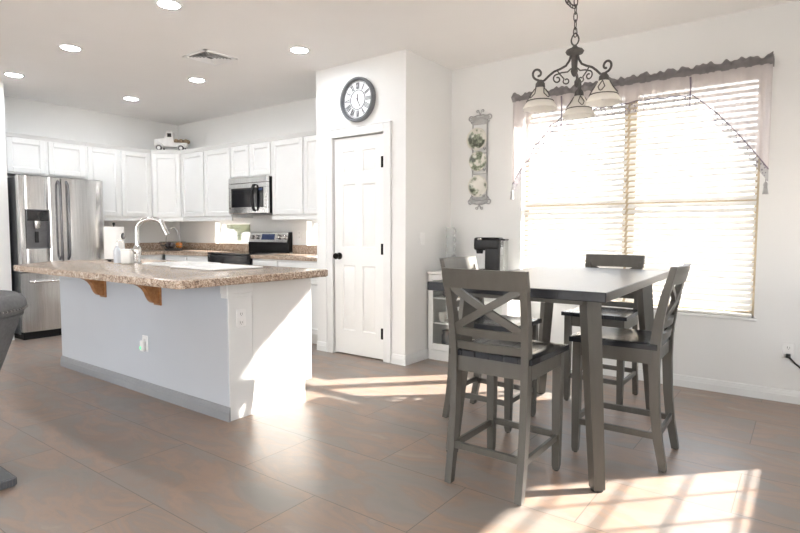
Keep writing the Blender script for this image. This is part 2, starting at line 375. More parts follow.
# baseboards (ridged profile)
def bb_prof(): return [(0, 0), (.014, 0), (.014, .052), (.011, .056), (.011, .07), (.007, .076), (.007, .084), (0, .09)]
def baseboard(name, segs, m='trim'):
    mb = MB()
    for (x0, y0), (x1, y1), (nx, ny) in segs:
        mb.loft([[(x + nx * d, y + ny * d, h) for d, h in bb_prof()] for x, y in ((x0, y0), (x1, y1))])
    return struct(mb.build(name, m))
baseboard('baseboard_back', [((XP, YW), (XR, YW), (0, -1))])
baseboard('baseboard_pantry', [((XPL, YP), (DX0 - .097, YP), (0, -1)), ((DX1 + .097, YP), (XP + .0125, YP), (0, -1)), ((XP, YP - .0132), (XP, YW), (1, 0))])
baseboard('baseboard_right', [((XR, YF), (XR, YW), (-1, 0))])
baseboard('baseboard_left', [((XS, YF), (XS, 2.243), (1, 0))])
# pony wall of the island
IX0, IX1, IY0, IY1 = -5.2, -2.834, 2.055, 2.235
struct(MB().box(IX0, IY0, 0, IX1, IY1, .868, .008).build('wall_island', 'island_shaded'))
struct(MB().box(IX1 - .06, IY0 - .012, .79, IX1 + .012, IY1 + .004, .868, .004).box(IX1 - .06, IY0 - .007, .765, IX1 + .007, IY1 + .002, .79, .003).build('trim_1', 'trim'))
struct(MB().box(IX1, IY0 + .001, 0, IX1 + .006, IY1, .766, .002).build('lit_end_panel', 'trim'))  # added white panel, paints in the bounced sunlight on the wall end
baseboard('baseboard_island', [((IX0, IY0), (IX1 + .0125, IY0), (0, -1))], 'trim_grey')
# door casing + six-panel door
mb = MB()
for x0, x1 in ((DX0 - .085, DX0 - .01), (DX1 + .01, DX1 + .085)): mb.box(x0, YP - .018, 0, x1, YP, 2.06 + .075, .004)
mb.box(DX0 - .01, YP - .018, 2.06, DX1 + .01, YP, 2.135, .004)
mb.box(DX0 - .095, YP - .024, 0, DX0 - .083, YP, 2.145, .003).box(DX1 + .083, YP - .024, 0, DX1 + .095, YP, 2.145, .003).box(DX0 - .095, YP - .024, 2.133, DX1 + .095, YP, 2.145, .003)
struct(mb.build('trim_2', 'trim'))
def panel_slab(mb, x0, x1, z0, z1, yf, th, panels, dep=.008, lip=.016):
    # slab facing -y at yf with recessed raised panels
    xs = sorted({x0, x1, *[p[0] for p in panels], *[p[1] for p in panels]}); zs = sorted({z0, z1, *[p[2] for p in panels], *[p[3] for p in panels]})
    for a, b in zip(xs, xs[1:]):
        for c, d in zip(zs, zs[1:]):
            if not any(p[0] <= a and b <= p[1] and p[2] <= c and d <= p[3] for p in panels): mb.box(a, yf, c, b, yf + th, d)
    for a, b, c, d in panels:
        mb.box(a, yf + dep + .002, c, b, yf + th, d)
        q = lambda i, y: [(a + i, y, c + i), (b - i, y, c + i), (b - i, y, d - i), (a + i, y, d - i)]
        mb.loft([q(lip, yf + dep + .002), q(lip + .02, yf + .001)])
        mb.loft([q(0, yf), q(.008, yf + dep + .001)], cap=False)
    return mb
mb = MB(); wD = DX1 - DX0; st = .1; mid = .09; pw = (wD - 2 * st - mid) / 2
pan = []
for x in (DX0 + st, DX0 + st + pw + mid):
    for z0, z1 in ((.24, .86), (1.03, 1.62), (1.73, 1.93)): pan.append((x, x + pw, z0, z1))
panel_slab(mb, DX0, DX1, .014, 2.05, YP + .012, .036, pan)
door = struct(mb.build('door_1', 'door'))
kx = DX0 + .06
mb = MB(); X = Matrix.Translation((kx, YP + .012, .945)) @ Matrix.Rotation(PI / 2, 4, 'X')
mb.lathe([(.0, 0), (.033, 0), (.033, .008), (.012, .014), (.011, .035), (.026, .042), (.03, .055), (.024, .068), (0, .072)], 20, X)
mb.build('door_knob', 'bronze', door)
for z in (.25, 1.02, 1.80): MB().box(DX1 - .03, YP - .001, z - .05, DX1 + .0095, YP + .0135, z + .05, .003).build('hinge', 'black', door)
struct(MB().box(DX0 - .1, YP + .06, 0, DX1 + .1, YP + .1, 2.06).build('pantry_dark_sheet', 'black'))   # black sheet standing in for the darkness of the unlit pantry

# windows
def window(name, axis, u0, u1, z0, z1, t0, t1, frame_m, mullions=(), rails=(), muntins=(), fw=.05):
    # axis x: plane at y in t0..t1 ; axis y: plane at x
    def B(mb, a, c, b, d, p=0, q=0):
        if axis == 'x': mb.box(a, t0 + p, c, b, t1 - q, d, .003)
        else: mb.box(t0 + p, a, c, t1 - q, b, d, .003)
    mb = MB()
    B(mb, u0, z0, u0 + fw, z1); B(mb, u1 - fw, z0, u1, z1); B(mb, u0 + fw, z0, u1 - fw, z0 + fw); B(mb, u0 + fw, z1 - fw, u1 - fw, z1)
    for u, h in mullions: B(mb, u - h, z0 + fw, u + h, z1 - fw)
    o = struct(mb.build(name, frame_m))
    mb = MB()
    edges = [u0 + fw] + [e for u, h in mullions for e in (u - h, u + h)] + [u1 - fw]
    for z, h in rails:
        for a, b in zip(edges[::2], edges[1::2]): B(mb, a, z - h, b, z + h, .01, .01)
    for kind, v in muntins:
        if kind == 'z': [B(mb, a, v - .009, b, v + .009, .03, .03) for a, b in zip(edges[::2], edges[1::2])]
        else: B(mb, v - .009, z0 + fw, v + .009, z1 - fw, .03, .03)
    if rails or muntins: mb.build('sash_bars', frame_m, o)
    else: mb.bm.free()
    mb = MB(); tm = (t0 + t1) / 2
    if axis == 'x': mb.box(u0 + fw / 2, tm - .003, z0 + fw / 2, u1 - fw / 2, tm + .003, z1 - fw / 2)
    else: mb.box(tm - .003, u0 + fw / 2, z0 + fw / 2, tm + .003, u1 - fw / 2, z1 - fw / 2)
    mb.build('pane', 'glass', o); return o
wc = (WIN[0] + WIN[1]) / 2
window('window_1', 'x', *WIN, YW + .085, YW + .15, 'almond', [(wc, .05)], [(1.415, .034)], fw=.035)
window('window_2', 'x', *BW1, YW + .09, YW + .15, 'trim', fw=.03)
window('window_3', 'x', *BW2, YW + .09, YW + .15, 'trim', fw=.03)
window('window_4', 'y', *RW, XR + .06, XR + .12, 'trim', [((RW[0] + RW[1]) / 2, .03)], [], [('z', .76), ('z', .94), ('z', 1.12), ('z', 1.3)] + [('u', RW[0] + .05 + k * .305) for k in (1, 2)] + [('u', RW[1] - .05 - k * .305) for k in (1, 2)], fw=.05)
window('window_5', 'x', -5.9, -.9, .35, 2.5, YF - .13, YF - .07, 'trim', [(-4.23, .04), (-2.57, .04)], [(1.3, .03)])
window('window_6', 'y', *SD, XR + .08, XR + .14, 'trim', [(-1.6, .05)])
struct(MB().box(WIN[0] - .02, YW - .012, WIN[2] - .022, WIN[1] + .02, YW + .085, WIN[2], .004).build('trim_4', 'trim'))

# outdoors
tag(MB().box(-30, YW + .15, -.2, 30, 40, -.1).box(XR + .15, -30, -.2, 30, YW + .15, -.1).build('gravel_yard', 'gravel'), '', '', kind='structure')
tag(MB().box(-14, 8.2, -.1, 9, 8.4, 1.75).build('garden_wall', 'stucco'), 'pale stucco garden wall beyond the small backsplash windows', 'garden wall')
mb = MB()
for k in range(46):
    mb.sphere((-10.4 + k * .1 + random.uniform(-.05, .05), 6.6 + random.uniform(-.2, .2), 1.42 + random.uniform(-.1, .35)), random.uniform(.13, .22), 8)
for k in range(4): mb.tube([(-9.9 + k * 1.2, 6.6, -.1), (-9.9 + k * 1.2, 6.6, 1.5)], .04, 6)
tag(mb.build('garden_hedge', 'leaf'), 'grey green hedge top seen through the backsplash window left of the range', 'hedge')

# ------------------------------------------------------------------ kitchen
def door_mesh(x0, x1, z0, z1, yf=0, th=.019, st=.055):
    mb = MB(); st = min(st, (x1 - x0) * .28)
    mb.box(x0, yf - th, z0, x0 + st, yf, z1, .004).box(x1 - st, yf - th, z0, x1, yf, z1, .003)
    mb.box(x0 + st, yf - th, z0, x1 - st, yf, z0 + st, .003).box(x0 + st, yf - th, z1 - st, x1 - st, yf, z1, .003)
    q = lambda i, y: [(x0 + i, y, z0 + i), (x1 - i, y, z0 + i), (x1 - i, y, z1 - i), (x0 + i, y, z1 - i)]
    mb.loft([q(st - .001, yf - .012), q(st + .012, yf - .0045)], cap=False)
    mb.box(x0 + st, yf - .005, z0 + st, x1 - st, yf, z1 - st)
    return mb
def upper(name, label, loc, rz, wd, dp, z0, z1, splits, rail=True, crown_ext=(0, 0), body=None, group='white wall cabinets'):
    t = thing(name, label, 'cabinet', (loc[0], loc[1], 0), rz, group)
    if body: MB().prism(body, z0, z1).build('body', 'cab', t)
    else: MB().box(0, 0, z0, wd, dp, z1).build('body', 'cab', t)
    for a, b in splits: door_mesh(a, b, z0 + .02, z1 - .022).build('door', 'cab', t)
    mb = MB(); a, b = crown_ext
    pr_ = [(.0, z1 - .012), (-.012, z1 - .012), (-.02, z1 + .005), (-.034, z1 + .02), (-.04, z1 + .026), (-.04, z1 + .036), (0, z1 + .036)]
    mb.loft([[(-a, y, z) for y, z in pr_], [(wd + b, y, z) for y, z in pr_]])
    if body: mb.prism(body, z1, z1 + .036)
    else: mb.box(0, 0, z1, wd, dp, z1 + .036)
    mb.build('crown_molding', 'cab', t)
    if rail: MB().box(0, -.006, z0 - .042, wd, .016, z0, .003).build('light_rail', 'cab', t)
    return t
UZ0, UZ1 = 1.352, 2.235; D = .33
upper('wall_cabinet', 'short white two-door cabinet above the stainless refrigerator', (XL + D, 2.25), PI / 2, .92, D, 1.815, UZ1, [(.085, .47), (.505, .9)], False)
upper('wall_cabinet', 'tall white two-door cabinet on the left wall, right of the refrigerator', (XL + D, 3.172), PI / 2, .838, D, UZ0, UZ1, [(.02, .405), (.43, .82)])
dg = math.hypot(.28, .28)
upper('corner_wall_cabinet', 'white diagonal cabinet across the kitchen corner, below the toy truck', (-7.155, 4.01), PI / 4, dg, 0, UZ0, UZ1, [(.02, dg - .02)],
      body=[(0, 0), (dg, 0), (dg + .233, .233), (dg / 2, .233 + .233 + dg / 2), (-.233, .233)])
upper('wall_cabinet', 'tall white two-door cabinet on the back wall, left of the microwave', (-6.875, YW - D), 0, 1.085, D, UZ0, UZ1, [(.012, .51), (.535, 1.075)])
upper('wall_cabinet', 'short white two-door cabinet directly above the microwave', (-5.79, YW - D), 0, .76, D, 1.825, UZ1, [(.012, .355), (.39, .742)], False)
upper('wall_cabinet', 'tall white two-door cabinet between microwave and pantry wall', (-5.03, YW - D), 0, 1.14, D, UZ0, UZ1, [(.015, .52), (.545, 1.1)])
def base(label, loc, rz, wd, dp, splits):
    t = thing('base_cabinet', label, 'cabinet', (loc[0], loc[1], 0), rz, 'white base cabinets')
    MB().box(0, 0, .1, wd, dp, .872).build('body', 'cab', t)
    MB().box(0, .06, 0, wd, dp, .1).build('toe_kick', 'cab', t)
    for a, b in splits:
        MB().box(a, -.019, .71, b, 0, .855, .004).build('drawer', 'cab', t); door_mesh(a, b, .12, .69).build('door', 'cab', t)
    return t
base('white base cabinets under the back counter, between corner and range', (-6.84, 4.0), 0, 1.02, .61, [(.03, .5), (.53, .99)])
base('white base cabinets under the back counter, between range and pantry wall', (-5.04, 4.0), 0, 1.15, .61, [(.02, .43), (.46, 1.1)])
base('white base cabinets along the left wall beside the refrigerator', (-6.86, 3.19), PI / 2, .78, .615, [(.02, .37), (.4, .74)])
def worktop(label, poly, splash):
    t = thing('worktop', label, 'countertop', (poly[0][0], poly[0][1], 0), 0, 'brown granite countertops')
    p = [(x - poly[0][0], y - poly[0][1]) for x, y in poly]
    MB().prism(p, .873, .914, b=.008).build('slab', 'granite', t)
    mb = MB()
    for x0, y0, x1, y1 in splash: mb.box(x0 - poly[0][0], y0 - poly[0][1], .914, x1 - poly[0][0], y1 - poly[0][1], 1.015, .003)
    mb.build('backsplash', 'granite', t); return t
worktop('brown granite worktop turning the kitchen corner left of the range', [(XL + .001, 3.19), (-6.83, 3.19), (-6.83, 3.975), (-5.818, 3.975), (-5.818, YW - .001), (XL + .001, YW - .001)],
        [(XL + .001, 3.19, XL + .02, YW - .02), (XL + .001, YW - .02, -5.818, YW - .001)])
worktop('brown granite worktop between range and pantry wall', [(-5.042, 3.975), (XPL - .001, 3.975), (XPL - .001, YW - .001), (-5.042, YW - .001)], [(-5.042, YW - .02, XPL - .001, YW - .001)])

# refrigerator (faces +X)
t = thing('refrigerator', 'stainless french-door refrigerator with ice dispenser, beside the white cabinets', 'refrigerator', (-6.72, 2.285, 0), PI / 2)
W = .885
MB().box(0.004, .075, .05, W - .004, .74, 1.755, .006).build('body', 'fridge_side', t)
MB().box(.01, .02, 0, W - .01, .7, .075).build('toe_grille', 'black', t)
sp = .43
mb = MB()
def bowed(mb, x0, x1, z0, z1, bow=.012):
    n = 8; secs = []
    for i in range(n + 1):
        u = i / n; x = x0 + (x1 - x0) * u; y = -bow * (1 - (2 * u - 1) ** 2)
        if i in (0, n): y += .012
        secs.append([(x, y, z0), (x, .07, z0), (x, .07, z1), (x, y, z1)])
    return mb.loft(secs)
mb = MB(); bowed(mb, .003, .068, .735, 1.768, .003); bowed(mb, .295, sp - .003, .735, 1.768, .003); bowed(mb, .068, .295, .735, .985, .002); bowed(mb, .068, .295, 1.41, 1.768, .002)
ld = mb.build('door', 'steel', t)
dp_ = MB().box(.068, .055, .985, .295, .068, 1.41).box(.068, .0, .985, .077, .06, 1.41).box(.286, 0, .985, .295, .06, 1.41).box(.068, 0, 1.4, .295, .06, 1.41).box(.068, 0, .985, .295, .06, .995)
dsp = dp_.build('dispenser', 'steel_dark', ld, label='dark ice and water dispenser recess')
MB().box(.077, -.004, 1.285, .286, .05, 1.4, .004).build('control_panel', 'blackglass', dsp)
X = Matrix.Translation((.18, .025, 1.2))
MB().lathe([(.0, .085), (.036, .085), (.036, .03), (.028, 0), (0, 0)], 18, X).build('ice_chute', 'chrome', dsp)
MB().box(.163, .035, 1.05, .198, .045, 1.17, .003).build('paddle', 'black', dsp)
rd = bowed(MB(), sp + .003, W - .003, .735, 1.768, .012).build('door', 'steel', t)
def vhandle(x, par):
    pts = [(x, -.003, .86), (x, -.045, .9), (x, -.058, 1.05), (x, -.062, 1.3), (x, -.058, 1.55), (x, -.045, 1.69), (x, -.003, 1.73)]
    MB().tube(pts, .0125, 8).build('handle', 'steel_dark', par)
vhandle(sp - .04, ld); vhandle(sp + .045, rd)
fd = bowed(MB(), .003, W - .003, .085, .722, .01).build('freezer_drawer', 'steel', t)
MB().tube([(.09, -.003, .63), (.09, -.05, .63), (.12, -.058, .63), (W - .12, -.058, .63), (W - .09, -.05, .63), (W - .09, -.003, .63)], .013, 8).build('handle', 'chrome', fd)
for x in (.02, W - .1): MB().box(x, .03, 1.755, x + .08, .12, 1.775, .004).build('hinge_cover', 'fridge_side', t)

# range
t = thing('range', 'freestanding stainless and black electric range below the microwave', 'stove', (-5.81, 3.95, 0), 0)
W = .762
MB().box(0.002, .03, .03, W - .002, .66, .905).build('body', 'black', t)
MB().box(0, -.012, .905, W, .62, .925, .005).build('cooktop', 'blackglass', t)
od = MB().box(.005, -.02, .2, W - .005, .03, .8, .006).build('oven_door', 'steel', t)
MB().box(.12, -.024, .32, W - .12, -.018, .64, .003).build('window', 'blackglass', od)
MB().tube([(.06, -.018, .765), (.06, -.06, .765), (W - .06, -.06, .765), (W - .06, -.018, .765)], .013, 8).build('handle', 'steel', od)
MB().box(.005, -.016, .81, W - .005, .03, .9, .004).build('front_strip', 'blackglass', t)
MB().box(.005, -.018, .05, W - .005, .03, .19, .005).build('storage_drawer', 'steel', t)
bgd = MB().prism([(.60, .925), (.66, .925), (.66, 1.172), (.63, 1.172), (.60, 1.04)], 0, W, Matrix(((0, 0, 1, 0), (1, 0, 0, 0), (0, 1, 0, 0), (0, 0, 0, 1)))).build('backguard', 'black', t)
nx = Vector((0, -.132, .03)).normalized()
def onpanel(x, h): return Vector((x, .60 + (h - 1.04) * .03 / .132, h))
def slab_on(mb, x0, x1, h0, h1, th):
    o = nx * th; a = [onpanel(x0, h0), onpanel(x1, h0), onpanel(x1, h1), onpanel(x0, h1)]
    return mb.loft([[p - nx * .001 for p in a], [p + o for p in a]])
slab_on(MB(), .004, W - .03, 1.045, 1.168, .004).build('control_panel', 'steel', bgd)
slab_on(MB(), .25, .49, 1.075, 1.145, .006).build('display', 'display', bgd)
for x in (.065, .165, .575, .675):
    Xk = Matrix.Translation(onpanel(x, 1.108) + nx * .003) @ nx.to_track_quat('Z', 'Y').to_matrix().to_4x4()
    MB().lathe([(0, 0), (.028, 0), (.026, .022), (.02, .026), (0, .026)], 16, Xk).box(-.005, -.024, .024, .005, .024, .036, .002, Xk).build('knob', 'chrome', bgd)

# microwave over the range
t = thing('microwave', 'stainless over-the-range microwave hanging under the short cabinet', 'microwave', (-5.755, 4.22, 1.395), 0)
W, H = .72, .425
MB().box(0, .03, 0, W, .39, H, .003).build('body', 'black', t)
MB().box(0, -.006, H - .065, W, .03, H, .004).build('vent_grille', 'steel', t)
fr = MB().box(0, -.006, 0, .525, .03, .075, .004).box(0, -.006, .3, .525, .03, H - .068, .003).box(0, -.006, .06, .05, .03, .31, .003).build('door', 'steel', t)
MB().box(.045, -.004, .07, .53, .03, .305, .003).build('window', 'blackglass', fr)
MB().tube([(.512, -.004, .33), (.512, -.03, .325), (.506, -.052, .26), (.504, -.056, .18), (.506, -.052, .1), (.512, -.03, .035), (.512, -.004, .03)], [.014, .018, .02, .021, .02, .018, .014], 10).build('handle', 'black', fr)
cp = MB().box(.528, -.006, 0, W, .03, .07, .003).box(.528, -.006, .3, W, .03, H - .068, .003).box(.655, -.006, .06, W, .03, .31, .003).build('control_panel', 'steel', t)
MB().box(.545, -.0075, .07, .658, .02, .305, .003).build('keypad', 'blackglass', cp)
MB().box(.575, -.0085, .265, .635, 0, .29).build('display', 'display', cp)
MB().box(.03, .03, -.012, W - .03, .36, 0).build('underside_light_panel', 'steel_dark', t)

# island
t = thing('island_cabinet', 'white cabinet run of the kitchen island behind the half wall', 'cabinet', (-5.2, 2.24, 0), 0)
wI = 5.2 - 2.834
ibody = MB().box(0, 0, 0, wI, .452, .866).build('body', 'cab', t)
MB().box(0, .452, .12, wI - .004, .525, .866, .003).build('face_frame', 'cab', t)
for k in range(5):
    a = .03 + k * .466
    if .9 < a < 1.9: door_mesh(-a - .44, -a, .14, .85, 0).build('door', 'cab', t).matrix_local = Matrix.Translation((0, .525, 0)) @ Matrix.Rotation(PI, 4, 'Z')
    else:
        d_ = door_mesh(-a - .44, -a, .14, .69, 0).build('door', 'cab', t); d_.matrix_local = Matrix.Translation((0, .525, 0)) @ Matrix.Rotation(PI, 4, 'Z')
        MB().box(a, .525, .71, a + .44, .544, .85, .003).build('drawer', 'cab', t)
def arc(cx, cy, r, a0, a1, n=6): return [(cx + r * math.cos(math.radians(a0 + (a1 - a0) * i / n)), cy + r * math.sin(math.radians(a0 + (a1 - a0) * i / n))) for i in range(n + 1)]
poly = [(-5.30, 2.77), (-5.30, 2.03), (-4.89, 1.615), (-2.668, 1.615), (-2.648, 1.635)] + arc(-2.698, 2.72, .05, 0, 90)
o = MB().prism(poly, .868, .914, b=.01).build('island_worktop', 'granite')
def cut(o, x0, y0, z0, x1, y1, z1):
    k = MB().box(x0, y0, z0, x1, y1, z1).build('cutter', 'granite')
    md = o.modifiers.new('cut', 'BOOLEAN'); md.object = k; md.operation = 'DIFFERENCE'; md.solver = 'EXACT'
    bpy.context.view_layer.update(); me = bpy.data.meshes.new_from_object(o.evaluated_get(bpy.context.evaluated_depsgraph_get()))
    o.modifiers.clear(); o.data = me; bpy.data.objects.remove(k)
SK = (-4.205, 2.262, -3.735, 2.658)
cut(o, SK[0], SK[1], .8, SK[2], SK[3], 1)
cut(ibody, SK[0] + 5.2 - .01, SK[1] - 2.24 - .01, -.0 + .66, SK[2] + 5.2 + .01, SK[3] - 2.24 + .01, 1)
tag(o, 'long brown granite worktop of the island, overhanging the half wall', 'countertop', 'brown granite countertops')
def corbel(x, label):
    t = thing('corbel', label, 'bracket', (x, IY0, .868), 0, 'wooden brackets under the island overhang')
    # profile in (out, down): out = toward -y
    pf = [(0, 0), (.27, 0), (.27, -.022), (.25, -.028), (.235, -.045), (.20, -.052), (.165, -.06), (.135, -.08), (.115, -.11), (.1, -.145), (.082, -.17), (.06, -.185), (.03, -.19), (0, -.19)]
    pf = [(a * .78, b) for a, b in pf]
    X = Matrix(((0, 0, 1, 0), (-1, 0, 0, 0), (0, 1, 0, 0), (0, 0, 0, 1)))
    MB().prism(pf, -.03, .03, X, b=.004).build('bracket', 'oak', t)
    MB().box(-.045, -.012, -.205, .045, 0, 0, .003).build('mounting_plate', 'oak', t)
corbel(-4.40, 'honey oak corbel under the island worktop, the one nearer the refrigerator')
corbel(-3.615, 'honey oak corbel under the island worktop, the one nearer the front corner')

def outlet(label, loc, rz, kind='outlet', name='wall_outlet', ratio=1):
    # plate faces local -y
    t = thing(name, label, kind, loc, rz, 'white wall plates')
    MB().box(-.036, -.006, -.058, .036, 0, .058, .003).build('plate', 'white', t)
    if kind == 'outlet':
        for z in (-.027, .027):
            r = MB().box(-.017, -.008, z - .017, .017, -.004, z + .017, .003).build('receptacle', 'white', t)
            MB().box(-.008, -.0086, z - .006, -.0055, -.007, z + .008).box(.0055, -.0086, z - .006, .008, -.007, z + .006).box(-.002, -.0086, z - .013, .002, -.007, z - .009).build('slots', 'socket_dark', r)
    else:
        MB().box(-.017, -.009, -.034, .017, -.004, .034, .003).build('rocker', 'white', t)
    return t
outlet('white outlet on the end of the island half wall', (IX1 + .006, 2.145, .636), PI / 2)
outlet('white outlet with a night light on the long side of the island half wall', (-3.80, IY0, .37), 0)
t = thing('night_light', 'small white night light with green glow plugged in on the island side', 'night light', (-3.80, IY0 - .008, .345), 0)
MB().box(-.024, -.026, -.028, .02, 0, .05, .006).build('housing', 'white', t); MB().box(-.02, -.0275, -.016, -.004, -.02, .008, .002).build('led', 'green_led', t)
outlet('white outlet on the backsplash right of the range', (-4.93, YW, 1.136), 0)
outlet('white switch plate on the side of the pantry wall, left of the bookcase', (XP, 4.13, 1.113), PI / 2, 'light switch', 'light_switch')

# things on the island
CT = .9145
t = thing('paper_towel_holder', 'upright white paper towel roll on a black holder, on the island', 'paper towel holder', (-4.84, 2.36, CT), 0)
MB().lathe([(0, .012), (.075, .012), (.075, .02), (.0, .02)], 24).build('base', 'black', t)
mb = MB()
for k in range(4): mb.lathe([(0, 0), (.012, 0), (.012, .013), (0, .013)], 8, c=(.055 * math.cos(k * PI / 2 + .3), .055 * math.sin(k * PI / 2 + .3), 0))
mb.build('foot', 'rubber', t)
MB().tube([(0, 0, .01), (0, 0, .32)], .006, 8).sphere((0, 0, .325), .012).build('rod', 'black', t)
MB().shell([(.02, .022), (.079, .022), (.08, .03), (.08, .295), (.079, .3), (.02, .3)], 32).build('paper_roll', 'paper', t)
t = thing('soap_dispenser', 'slim white soap pump bottle on the island, right of the paper towels', 'soap dispenser', (-4.56, 2.245, CT), 0)
MB().lathe([(0, 0), (.026, 0), (.028, .01), (.028, .1), (.022, .12), (.012, .128), (.012, .14), (0, .14)], 20).build('bottle', 'soap', t)
MB().tube([(0, 0, .138), (0, 0, .178), (.012, .012, .186), (.03, .03, .182)], .005, 8).build('pump', 'chrome', t)
t = thing('scrub_brush', 'dish brush with round dark head standing behind the soap bottle', 'brush', (-4.60, 2.33, CT), 0)
MB().lathe([(0, 0), (.03, 0), (.03, .06), (.027, .06), (.026, .006), (0, .006)], 16).build('cup', 'ceramic', t)
MB().tube([(0, 0, .01), (.0, -.01, .2)], .005, 8).build('handle', 'white', t)
MB().sphere((.0, -.012, .22), .024, 12, (1, .6, 1.2)).build('bristle_head', 'steel_dark', t)
t = thing('crock', 'white square-sided ceramic crock on the island, left of the faucet', 'container', (-4.40, 2.25, CT), .64)
MB().box(-.04, -.04, 0, .04, .04, .115, .012, seg=3).build('pot', 'ceramic', t)
MB().box(-.043, -.043, .108, .043, .043, .12, .005).build('rim', 'ceramic', t)
t = thing('faucet', 'tall satin nickel gooseneck kitchen faucet at the island sink', 'faucet', (-4.29, 2.27, CT), math.radians(38))
MB().lathe([(0, 0), (.034, 0), (.034, .008), (.028, .014), (.03, .06), (.033, .1), (.029, .135), (.017, .15), (.0165, .17), (0, .17)], 20).build('base', 'chrome', t)
pts = [(0, 0, .15), (0, 0, .2), (0, 0, .26)] + [(.115 - .115 * math.cos(a), 0, .27 + .09 * math.sin(a)) for a in [k * PI / 12 for k in range(0, 10)]]
MB().tube(pts, .0165, 12).build('neck', 'chrome', t)
e = Vector(pts[-1]); dv = (Vector(pts[-1]) - Vector(pts[-2])).normalized()
dv = Vector((.42, 0, -.9)).normalized()
MB().tube([e - dv * .01, e + dv * .03, e + dv * .05, e + dv * .11], [.017, .018, .021, .023], 12).build('spray_head', 'chrome', t)
MB().tube([(0, -.028, .09), (.0, -.05, .095), (.0, -.09, .12)], [.012, .008, .006], 8).build('lever', 'chrome', t)
t = thing('sink', 'white drop-in sink set into the island worktop behind the faucet', 'sink', ((SK[0] + SK[2]) / 2, (SK[1] + SK[3]) / 2, CT), 0)
sw, sd_ = (SK[2] - SK[0]) / 2 - .003, (SK[3] - SK[1]) / 2 - .003
rr_ = lambda a, b, z, r=.05: [(x, y, z) for cx, cy, q in ((a - r, b - r, 0), (-a + r, b - r, 90), (-a + r, -b + r, 180), (a - r, -b + r, 270)) for x, y in arc(cx, cy, r, q, q + 90, 4)]
MB().loft([rr_(sw + .018, sd_ + .018, .0006), rr_(sw + .018, sd_ + .018, .008), rr_(sw + .01, sd_ + .01, .012), rr_(sw - .012, sd_ - .012, .012), rr_(sw - .016, sd_ - .016, .004)], cap=False).build('rim', 'ceramic', t)
MB().loft([rr_(sw - .016, sd_ - .016, .004), rr_(sw - .022, sd_ - .022, -.16), rr_(sw - .05, sd_ - .05, -.18)][::-1], cap=False).box(-sw + .05, -sd_ + .05, -.185, sw - .05, sd_ - .05, -.178).build('bowl', 'ceramic', t)
MB().lathe([(0, -.178), (.04, -.178), (.04, -.174), (0, -.174)], 20).build('drain', 'chrome', t)
o = MB().box(-.275, -.205, 0, .275, .205, .012, .005).build('cutting_board', 'white')
o.location = (-3.415, 2.385, CT); o.rotation_euler = (0, 0, -.03); tag(o, 'white rectangular cutting board lying flat on the island worktop', 'cutting board')

# things on the back counter and cabinets
t = thing('fruit_basket', 'wire basket with fruit in the corner of the back counter', 'basket', (-7.02, 4.22, CT), 0)
mb = MB()
for z, r in ((.02, .11), (.07, .15), (.115, .17)): mb.tube([(r * math.cos(k * PI / 10), r * math.sin(k * PI / 10), z) for k in range(20)], .004, 6, True)
for k in range(12): a = k * PI / 6; mb.tube([(.11 * math.cos(a), .11 * math.sin(a), .02), (.15 * math.cos(a), .15 * math.sin(a), .07), (.17 * math.cos(a), .17 * math.sin(a), .115)], .003, 5)
mb.lathe([(0, 0), (.1, 0), (.11, .02), (0, .02)], 18); mb.build('wire_bowl', 'iron', t)
mb = MB(); mb.tube([(.17 * math.cos(a), 0, .115 + .2 * math.sin(a)) for a in [k * PI / 12 for k in range(13)]], .004, 6); mb.build('wire_handle', 'iron_grey', t)
for k, (x, y, z, m, l) in enumerate(((.05, .06, .075, 'orange', 'single orange in the wire basket on the back counter'), (-.06, -.03, .07, 'darkfruit', 'dark round fruit at the left of the wire basket'), (.05, -.05, .07, 'darkfruit', 'dark round fruit at the front of the wire basket'))):
    t = thing('orange' if m == 'orange' else 'plum', l, 'fruit', (-7.02 + x, 4.22 + y, CT + z), 0)
    MB().sphere((0, 0, 0), .046, 14).build('flesh', m, t); MB().tube([(0, 0, .042), (0, 0, .054)], .004, 6).build('stem', 'cork', t)
t = thing('toy_truck', 'white vintage toy pickup truck on top of the corner cabinet', 'toy', (-7.055, 4.26, 2.2715), math.radians(225))
# local +x is the truck's front
body = [(-.2, .055), (.2, .055), (.215, .075), (.215, .14), (.2, .155), (.085, .165), (.075, .165), (.06, .25), (.045, .262), (-.02, .262), (-.03, .25), (-.032, .1), (-.2, .09)]
Xt = Matrix(((1, 0, 0, 0), (0, 0, 1, 0), (0, 1, 0, 0), (0, 0, 0, 1)))
b_ = MB().prism(body, -.062, .062, Xt, b=.008).build('cab_and_hood', 'toy_white', t)
for s in (-1, 1):
    MB().box(-.012, s * .0615, .185, .042, s * .0645, .235).build('window', 'blackglass', b_)
    for x in (-.135, .15):
        Xw = Matrix.Translation((x, s * .07, .036)) @ Matrix.Rotation(PI / 2, 4, 'X')
        wl = MB().lathe([(0, -.014), (.03, -.014), (.037, -.008), (.037, .008), (.03, .014), (0, .014)], 20, Xw).build('wheel', 'rubber', t)
        MB().lathe([(0, -.0155), (.022, -.0155), (.022, .0155), (0, .0155)], 16, Xw).build('hubcap', 'toy_white', wl)
        pts = [(x + .05 * math.cos(a), s * .072, .042 + .05 * math.sin(a)) for a in [k * PI / 8 for k in range(9)]]
        MB().tube(pts, [.008] + [.014] * 7 + [.008], 8).build('fender', 'toy_white', t)
MB().box(-.2, -.062, .09, -.035, -.055, .112).box(-.2, .055, .09, -.035, .062, .112).box(-.207, -.062, .07, -.2, .062, .112).build('bed_rail', 'toy_white', t)
